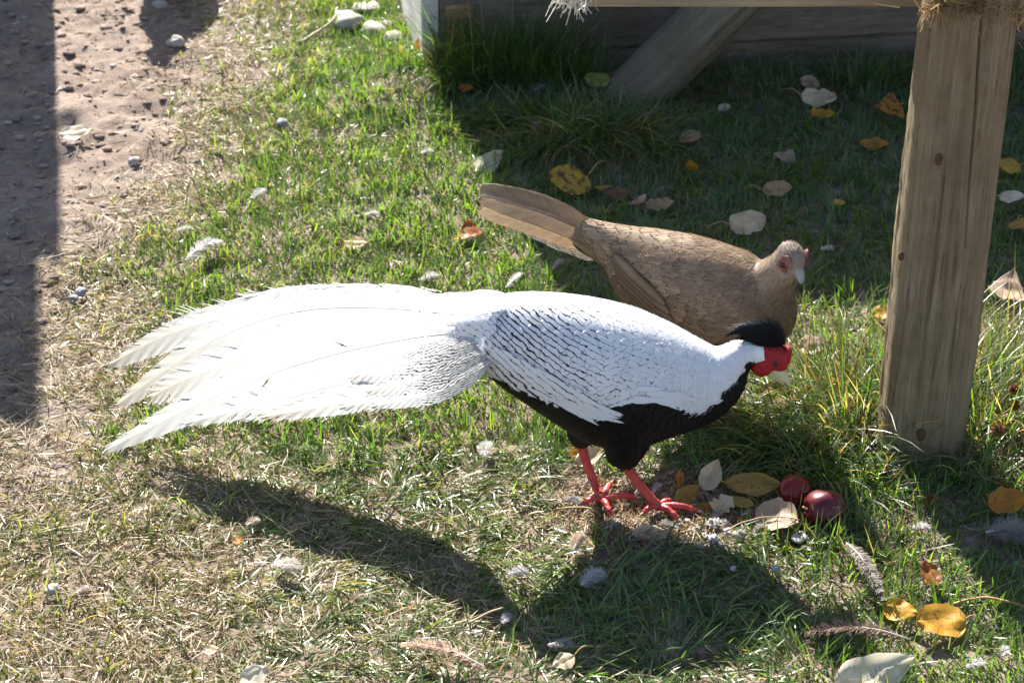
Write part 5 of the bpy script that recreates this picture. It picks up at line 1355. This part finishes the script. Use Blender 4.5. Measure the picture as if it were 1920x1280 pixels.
def feed_clods():
    b, f = sphere_vf((0, 0, 0), 1, 8, 6); f = np.array(f); V, F = [], []
    for i in range(40):
        c = atZ(1210 + RNG.normal(0, 95), 968 + RNG.normal(0, 26)); r = RNG.uniform(.003, .009); c[2] = gz(c[0], c[1]) + r * .3
        V.append(b * (1 + .5 * (RNG.random(len(b)) - .5))[:, None] * r * np.array([1.1, 1, .7]) + c); F.append(f + i * len(b))
    tag(mesh_obj('feed_soil', np.concatenate(V), np.concatenate(F), MAT_CLOD), 'dark crumbs of soil strewn in the scratched feed patch', 'soil', kind='stuff')
feed_clods()
lump('stone', 652, 48, 30, MAT_STONE, 'large pale rounded stone on the lawn near the pale wall end', 'stone', None, .6)
lump('stone', 700, 62, 24, MAT_STONE, 'pale stone lying between the large stone and the wall end', 'stone', None, .5)
lump('stone', 742, 78, 20, MAT_STONE, 'pale stone touching the wall end', 'stone', None, .5)
lump('stone', 690, 18, 24, MAT_STONE, 'flat pale stone behind the large rounded stone', 'stone', None, .4)
lump('stone', 727, 48, 15, MAT_STONE, 'small pale stone among the larger ones by the wall end', 'stone', None, .5)
lump('stone', 152, 545, 10, MAT_GSTONE, 'round blue-grey pebble on the dry grass', 'stone', None, .8, .012)
lump('stone', 138, 552, 9, MAT_GSTONE, 'flat dark grey pebble touching the round blue-grey one', 'stone', None, .5, .012)
lump('stone', 100, 1108, 12, MAT_STONE, 'white stone on straw in the near corner', 'stone', None, .7, .012)
lump('stone', 252, 300, 13, MAT_STONE, 'white stone on the sunlit bare soil', 'stone', None, .6)
lump('stone', 332, 92, 16, MAT_STONE, 'pale stone beside the third bird\'s shadow', 'stone', None, .7)
lump('stone', 300, 4, 14, MAT_STONE, 'white stone at the far end of the bare soil', 'stone', None, .5)
lump('stone', 212, 130, 6, MAT_STONE, 'tiny white pebble on the sunlit soil', 'stone', None, .7)
lump('stone', 316, 178, 11, MAT_STONE, 'flat pale stone where soil meets dry grass', 'stone', None, .4)
lump('stone', 475, 40, 9, MAT_STONE, 'small pale stone right of the third bird\'s shadow', 'stone', None, .6)
lump('stone', 528, 232, 11, MAT_GSTONE, 'grey stone sunk in the bright lawn', 'stone', None, .6, .012)
# loose clods over the bare soil: too many to count
def clods():
    n0 = 5200; x = -1.7 + RNG.random(n0) * 1.6; y = 2.9 + RNG.random(n0) * 2.3
    px, py = proj(np.stack([x, y, np.zeros(n0)], -1)); d = px - xdirt(py)
    k = (d < 60) & (RNG.random(n0) < sstep(80, -30, d)); x, y = x[k], y[k]; n = len(x)
    b, f = sphere_vf((0, 0, 0), 1, 7, 5); f = np.array(f); V = []; C = []; F = []
    r = .002 + .009 * RNG.random(n) ** 5; z = hmap(x, y)
    for i in range(n):
        v = b * (1 + .5 * (RNG.random(len(b)) - .5))[:, None] * r[i] * np.array([1.3, 1.1, .45]) + np.array([x[i], y[i], z[i] + r[i] * .2])
        V.append(v); F.append(f + i * len(b)); c = np.array([.25, .19, .155]) * RNG.uniform(.7, 1.4) if RNG.random() > .05 else np.array([.36, .33, .30])
        C.append(np.tile(c, (len(b), 1)))
    o = mesh_obj('soil_clods', np.concatenate(V), np.concatenate(F), M_colattr('clod', .95, .1, 0, (200, .6, .002)), None, cols=np.concatenate(C))
    tag(o, 'loose crumbs and grit strewn over the bare soil', 'soil', kind='stuff')
clods()
# chaff in the feed patch
def chaff():
    n = 6500; px = 1210 + RNG.normal(0, 105, n); py = 960 + RNG.normal(0, 36, n)
    q = np.array([atZ(a, b) for a, b in zip(px, py)]); x, y = q[:, 0], q[:, 1]
    col = np.array([[.50, .36, .18], [.40, .26, .12], [.58, .48, .30], [.16, .09, .05], [.24, .13, .07]])[RNG.integers(0, 5, n)] * RNG.uniform(.7, 1.1, (n, 1))
    V, F, C = blades(x, y, RNG.random(n) * 6.28, RNG.uniform(.005, .02, n), RNG.uniform(.0009, .002, n), np.clip(RNG.normal(1.15, .3, n), .3, 1.57), RNG.normal(.3, .5, n), col, z0=hmap(x, y) + RNG.random(n) * .012)
    o = mesh_obj('feed_chaff', V, F, MAT_STRAW, smooth=False, cols=C); tag(o, 'brown and golden chaff strewn under the cock\'s feet', 'chaff', kind='stuff')
chaff()
MAT_SEED = M_plain('seed_head', (.22, .10, .045), .8, .2, .5, 200, (.12, .05, .02))
def seedhead(px, py, rpx, label, gy):
    c = atY(px, py, gy); s = FPX / (c[1] * CP + (CAM_H - c[2]) * SP); r = rpx / s
    n = 150; D = RNG.normal(0, 1, (n, 3)); D /= np.linalg.norm(D, axis=1)[:, None]
    N = np.cross(D, RNG.normal(0, 1, (n, 3))); N /= np.linalg.norm(N, axis=1)[:, None]
    V, F, C = strands(c + D * r * .35, N, D, np.full(n, r * .85), .0012, np.tile(np.array([.26, .12, .05]), (n, 1)) * RNG.uniform(.6, 1.3, (n, 1)), 0)
    b = np.array([c[0] - .03, c[1] + .01, gz(c[0], c[1])]); root = empty('seed_head', b, label, 'seed head')
    mesh_obj('burr', V, F, MAT_STRAND, root, smooth=False, cols=C)
    sv, sf = sphere_vf(c, r * .5, 10, 7); mesh_obj('core', sv, sf, MAT_SEED, root)
    sv, sf = tube_vf(spline([b, (b + c) / 2 + np.array([-.008, 0, .01]), c], 10), .0012, 6); mesh_obj('stem', sv, sf, MAT_STEM, root)
seedhead(1902, 728, 11, 'brown burr seed head highest in the grass right of the post', 2.86)
seedhead(1903, 760, 10, 'brown burr seed head just below the highest one', 2.84)
seedhead(1870, 805, 13, 'larger brown burr seed head close to the post\'s right side', 2.80)
seedhead(1745, 934, 8, 'small brown burr low in the grass in front of the post', 2.68)
def stemthing(pts, r, label, col=(.42, .22, .10)):
    P = spline([atZ(a, b, z) for a, b, z in pts], 24); P[:, 2] += hmap(P[:, 0], P[:, 1])
    v, f = tube_vf(P, np.interp(np.linspace(0, 1, 24), [0, .1, 1], [r * 1.4, r, r * .7]), 7)
    tag(mesh_obj('dry_stalk', v, f, M_plain('dry_stalk', col, .6, .3, .5, 80), None, origin=P[0]), label, 'stalk')
stemthing([(1790, 1122, .02), (1830, 1110, .028), (1880, 1118, .03), (1935, 1135, .02)], .0022, 'reddish dry leaf stalk right of the large orange-gold leaf')
stemthing([(1048, 946, .012), (1085, 944, .018), (1112, 950, .016), (1128, 962, .008)], .0016, 'bent straw stalk behind the cock\'s far foot', (.46, .36, .16))
stemthing([(1478, 685, .05), (1478, 640, .06), (1482, 600, .08), (1484, 572, .10)], .0007, 'thin upright straw in front of the cock\'s comb', (.5, .33, .2))
stemthing([(560, 75, .015), (600, 50, .02), (625, 30, .03), (632, 12, .03)], .0035, 'pale crooked twig on the lawn beside the large stone', (.42, .33, .26))
stemthing([(880, 1160, .02), (910, 1146, .025), (945, 1134, .03)], .0018, 'straight orange-tipped straw in the shadow', (.52, .36, .2))
stemthing([(1345, 1005, .03), (1400, 975, .03), (1450, 962, .035), (1500, 968, .03)], .0012, 'thin bent straw across the big curled leaf', (.45, .33, .2))
